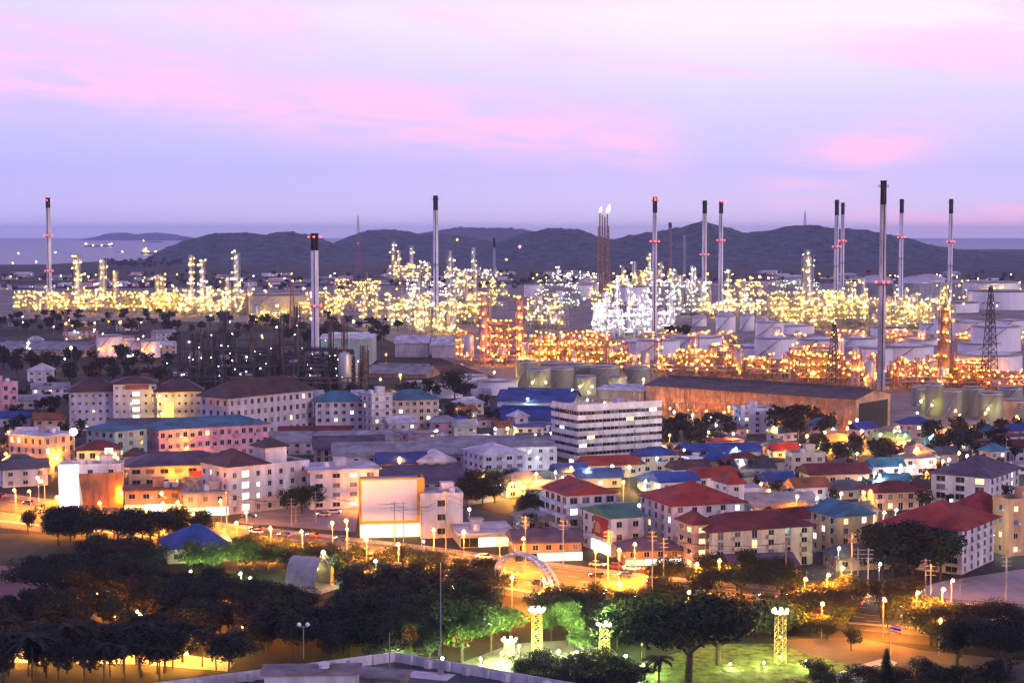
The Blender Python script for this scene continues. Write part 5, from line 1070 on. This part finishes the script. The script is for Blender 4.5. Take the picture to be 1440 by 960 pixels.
# ================================================================ CARS
def carset(col_, nm):
    body = MB(); body.add([(x, y, z) for y in (-.85, .85) for x, z in ((-2.1, .35), (2.1, .35), (2.15, .75), (1.2, .9), (-1.9, .95), (-2.15, .8))], [(5, 4, 3, 2, 1, 0), (6, 7, 8, 9, 10, 11)] + [(i, (i + 1) % 6, 6 + (i + 1) % 6, 6 + i) for i in range(6)])
    cab = MB(); cab.add([(x, y * w, z) for y in (-1, 1) for x, z, w in ((-1.7, .93, .8), (1.1, .91, .8), (.4, 1.42, .66), (-1.2, 1.45, .66))], [(3, 2, 1, 0), (4, 5, 6, 7)] + [(i, (i + 1) % 4, 4 + (i + 1) % 4, 4 + i) for i in range(4)])
    rf = MB().box(-1.15, .38, -.64, .64, 1.44, 1.49)
    return body.mesh('body', [mat('car_' + nm, col_, .3, .05)]), cab.mesh('cabin', [GLASS]), rf.mesh('car_roof', [mat('car_' + nm, col_, .3)])
WHL = MB().tube((0, -.1, 0), (0, .1, 0), .32, None, 12).mesh('wheel', [BLACK]); HL = MB().box(-.02, .04, -.22, .22, -.09, .09).mesh('headlight', [emit('headlight', (1, .95, .8), 40)]); TL = MB().box(-.04, .02, -.22, .22, -.09, .09).mesh('tail_light', [emit('tail_light', (1, .03, .02), 14)])
CS = {nm: carset(c, nm) for nm, c in dict(white=(.65, .65, .66), silver=(.4, .4, .42), black=(.02, .02, .022), red=(.35, .02, .02), blue=(.03, .06, .25)).items()}
CR = []
def car(p, rz, nm, grp):
    o = root('car', p, rz, '', 'car', grp); b, c, r_ = CS[nm]; put('body', b, o); put('cabin', c, o); put('roof', r_, o)
    for x in (-1.35, 1.35):
        for y in (-.8, .8): put('wheel', WHL, o, (x, y, .32))
    for y in (-.55, .55): put('headlight', HL, o, (2.14, y, .68)); put('tail_light', TL, o, (-2.14, y, .72))
    CR.append(o); return o
rr = random.Random(12); byl = {}
for t, dr in ((.06, 1), (.18, 1), (.30, 1), (.59, -1), (.675, -1)):
    c = lerp2(far_e, near_e, t)
    for i in sorted(rr.sample(range(2, 38), 8)):
        a, b = c[i], c[i + 1]; dd = b - a; nm = rr.choice(list(CS)); o = car((a.x, a.y, .09), math.atan2(dd.y, dd.x) + (0 if dr < 0 else pi), nm, 'cars on the highway'); byl.setdefault(nm, []).append(o)
for x, y in [(840, 797), (866, 800), (888, 803), (905, 806), (922, 808), (470, 722), (455, 726), (1110, 626), (1118, 628), (350, 728)]:
    nm = rr.choice(list(CS)); P = G(x, y); o = car((P.x, P.y, .24 if y > 780 else .11), rr.uniform(-.4, .4) + (pi if x % 2 else 0), nm, 'parked cars'); byl.setdefault(nm, []).append(o)
for nm, l in byl.items(): rank(l, nm + ' car on or beside the highway, # of the ' + nm + ' cars')
# ================================================================ WHITE ROOF TERRACE IN FRONT
ZT = 46.0; c0 = G(556, 916, ZT); cl_ = G(212, 960, ZT); cr_ = G(822, 962, ZT)
ul = (cl_ - c0); ur = (cr_ - c0); al = ul.normalized(); ar = ur.normalized(); ll, lr = ul.length * 1.25, ur.length * 1.25
o = root('terrace_building', c0 - Vector((0, 0, ZT)), 0, 'white parapeted flat roof in the foreground at the bottom', 'building')
P_ = lambda a, b, z=0.0: (al.x * a + ar.x * b, al.y * a + ar.y * b, z)
def slab(k, a0, a1, b0, b1, z0, z1): k.add([P_(a0, b0, z0), P_(a1, b0, z0), P_(a1, b1, z0), P_(a0, b1, z0), P_(a0, b0, z1), P_(a1, b0, z1), P_(a1, b1, z1), P_(a0, b1, z1)], [(0, 1, 2, 3), (7, 6, 5, 4), (0, 4, 5, 1), (1, 5, 6, 2), (2, 6, 7, 3), (3, 7, 4, 0)]); return k
TW = mat('terrace_white', (.55, .53, .56), .8, .25, .5, 0, 0, True); WET = mat('wet_roof_felt', (.022, .038, .036), .32, .4, .3, 0, 0, False, .25); OLDC = mat('old_roof_concrete', (.22, .20, .20), .9, .35, .4)
put('wall', slab(MB(), 0, ll, 0, lr, 0, ZT - 1.1).mesh('wall', [TW]), o); put('roof_deck', slab(MB(), .25, ll - .2, .25, lr - .2, ZT - 1.09, ZT - 1.0).mesh('deck', [WET]), o)
put('parapet', slab(MB(), 0, ll, 0, .22, ZT - 1.08, ZT).mesh('parapet', [TW]), o); put('parapet', slab(MB(), 0, .22, .23, lr, ZT - 1.08, ZT).mesh('parapet', [TW]), o)
for i in range(1, 12):
    wd = .55 if i % 2 == 0 else .28; dd = .5 if i % 2 == 0 else .2
    put('pillar', slab(MB(), ll * i / 12 - wd / 2, ll * i / 12 + wd / 2, .23, .23 + dd, ZT - .99, ZT + .02 if i % 2 else ZT - .15).mesh('pillar', [TW]), o); put('pillar', slab(MB(), .23, .23 + dd, lr * i / 12 - wd / 2, lr * i / 12 + wd / 2, ZT - .99, ZT + .02 if i % 2 else ZT - .15).mesh('pillar', [TW]), o)
def at(px, py, z): 
    q = G(px, py, z) - c0; return q.x, q.y
x, y = at(440, 990, ZT - 1)
hx = put('stair_house', None, o, (x, y, ZT - 1.0), radians(3)); bpy.data.objects.remove(hx)
k = MB(); k.box(-4.6, 4.3, 0, 3.0, 0, 2.9); sh = put('stair_house', k.mesh('stair_house', [TW]), o, (x, y, ZT - 1.0), radians(3))
put('roof_slab', MB().box(-5.0, 4.6, -.4, 3.3, 2.91, 3.15).mesh('slab', [OLDC]), sh); put('doorway', MB().box(2.6, 3.7, -.06, -.01, 0, 2.0).mesh('doorway', [BLACK]), sh); put('doorway', MB().box(-3, -1.9, -.06, -.01, 0, 2.0).mesh('doorway', [BLACK]), sh)  # doorways are black panels, inner shade put into their colour
put('roof_vent', MB().lathe([(.5, 3.16), (.5, 3.5), (.65, 3.55), (.2, 3.8)], 10, 1.0, 1.5).mesh('vent', [TW]), sh)
x, y = at(530, 968, ZT - 1); put('roof_box', MB().box(-2.6, 2.4, 0, 3.4, 0, 1.0).box(-2.8, 2.6, -.2, 3.6, 1.01, 1.2).mesh('box', [OLDC]), o, (x, y, ZT - .99), radians(-14))
x, y = at(600, 950, ZT - 1); put('white_patch', MB().box(-2, 2.6, -1.2, 1.4, 0, .06).mesh('patch', [TW]), o, (x, y, ZT - .99), radians(-20))
for px, py, h in ((620, 948, 11.5), (548, 946, 4.2)):
    x, y = at(px, py, ZT - 1); put('aerial_mast', MB().tube((0, 0, 0), (0, 0, h), .07, .05, 6).box(-.3, .3, -.3, .3, 0, .5).mesh('mast', [POLE]), o, (x, y, ZT - .99))
x, y = at(427, 926, ZT + 1.8); k = MB().tube((0, 0, 0), (0, 0, 3.3), .05, None, 6).box(-.45, .45, -.04, .04, 3.2, 3.28); q = put('lamp_post', k.mesh('post', [POLE]), o, (x, y, ZT + 1.8))
for dx in (-.42, .42): put('globe', MB().lathe([(.05, 3.25), (.2, 3.35), (.22, 3.5), (.12, 3.65), (.02, 3.68)], 10, dx, 0).mesh('globe', [WTANK], True), q)
# ================================================================ HAZE
def vol(name, mesh_, dens, c, label):
    m = bpy.data.materials.new(name); m.use_nodes = True; t = m.node_tree; t.nodes.clear(); v = t.nodes.new('ShaderNodeVolumePrincipled'); v.inputs['Density'].default_value = dens; v.inputs['Color'].default_value = (*c, 1); v.inputs['Anisotropy'].default_value = 0.0
    ou = t.nodes.new('ShaderNodeOutputMaterial'); t.links.new(v.outputs[0], ou.inputs['Volume']); mesh_.materials.clear(); mesh_.materials.append(m)
    o = put(name, mesh_); o['kind'] = 'stuff'; o['label'] = label; return o
if HAZE:
    vol('haze', MB().box(-14500, 14500, -350, 25500, -4, 170).mesh('haze', []), HAZE, (.54, .64, 1.0), 'thin violet evening haze over the whole plain and bay')
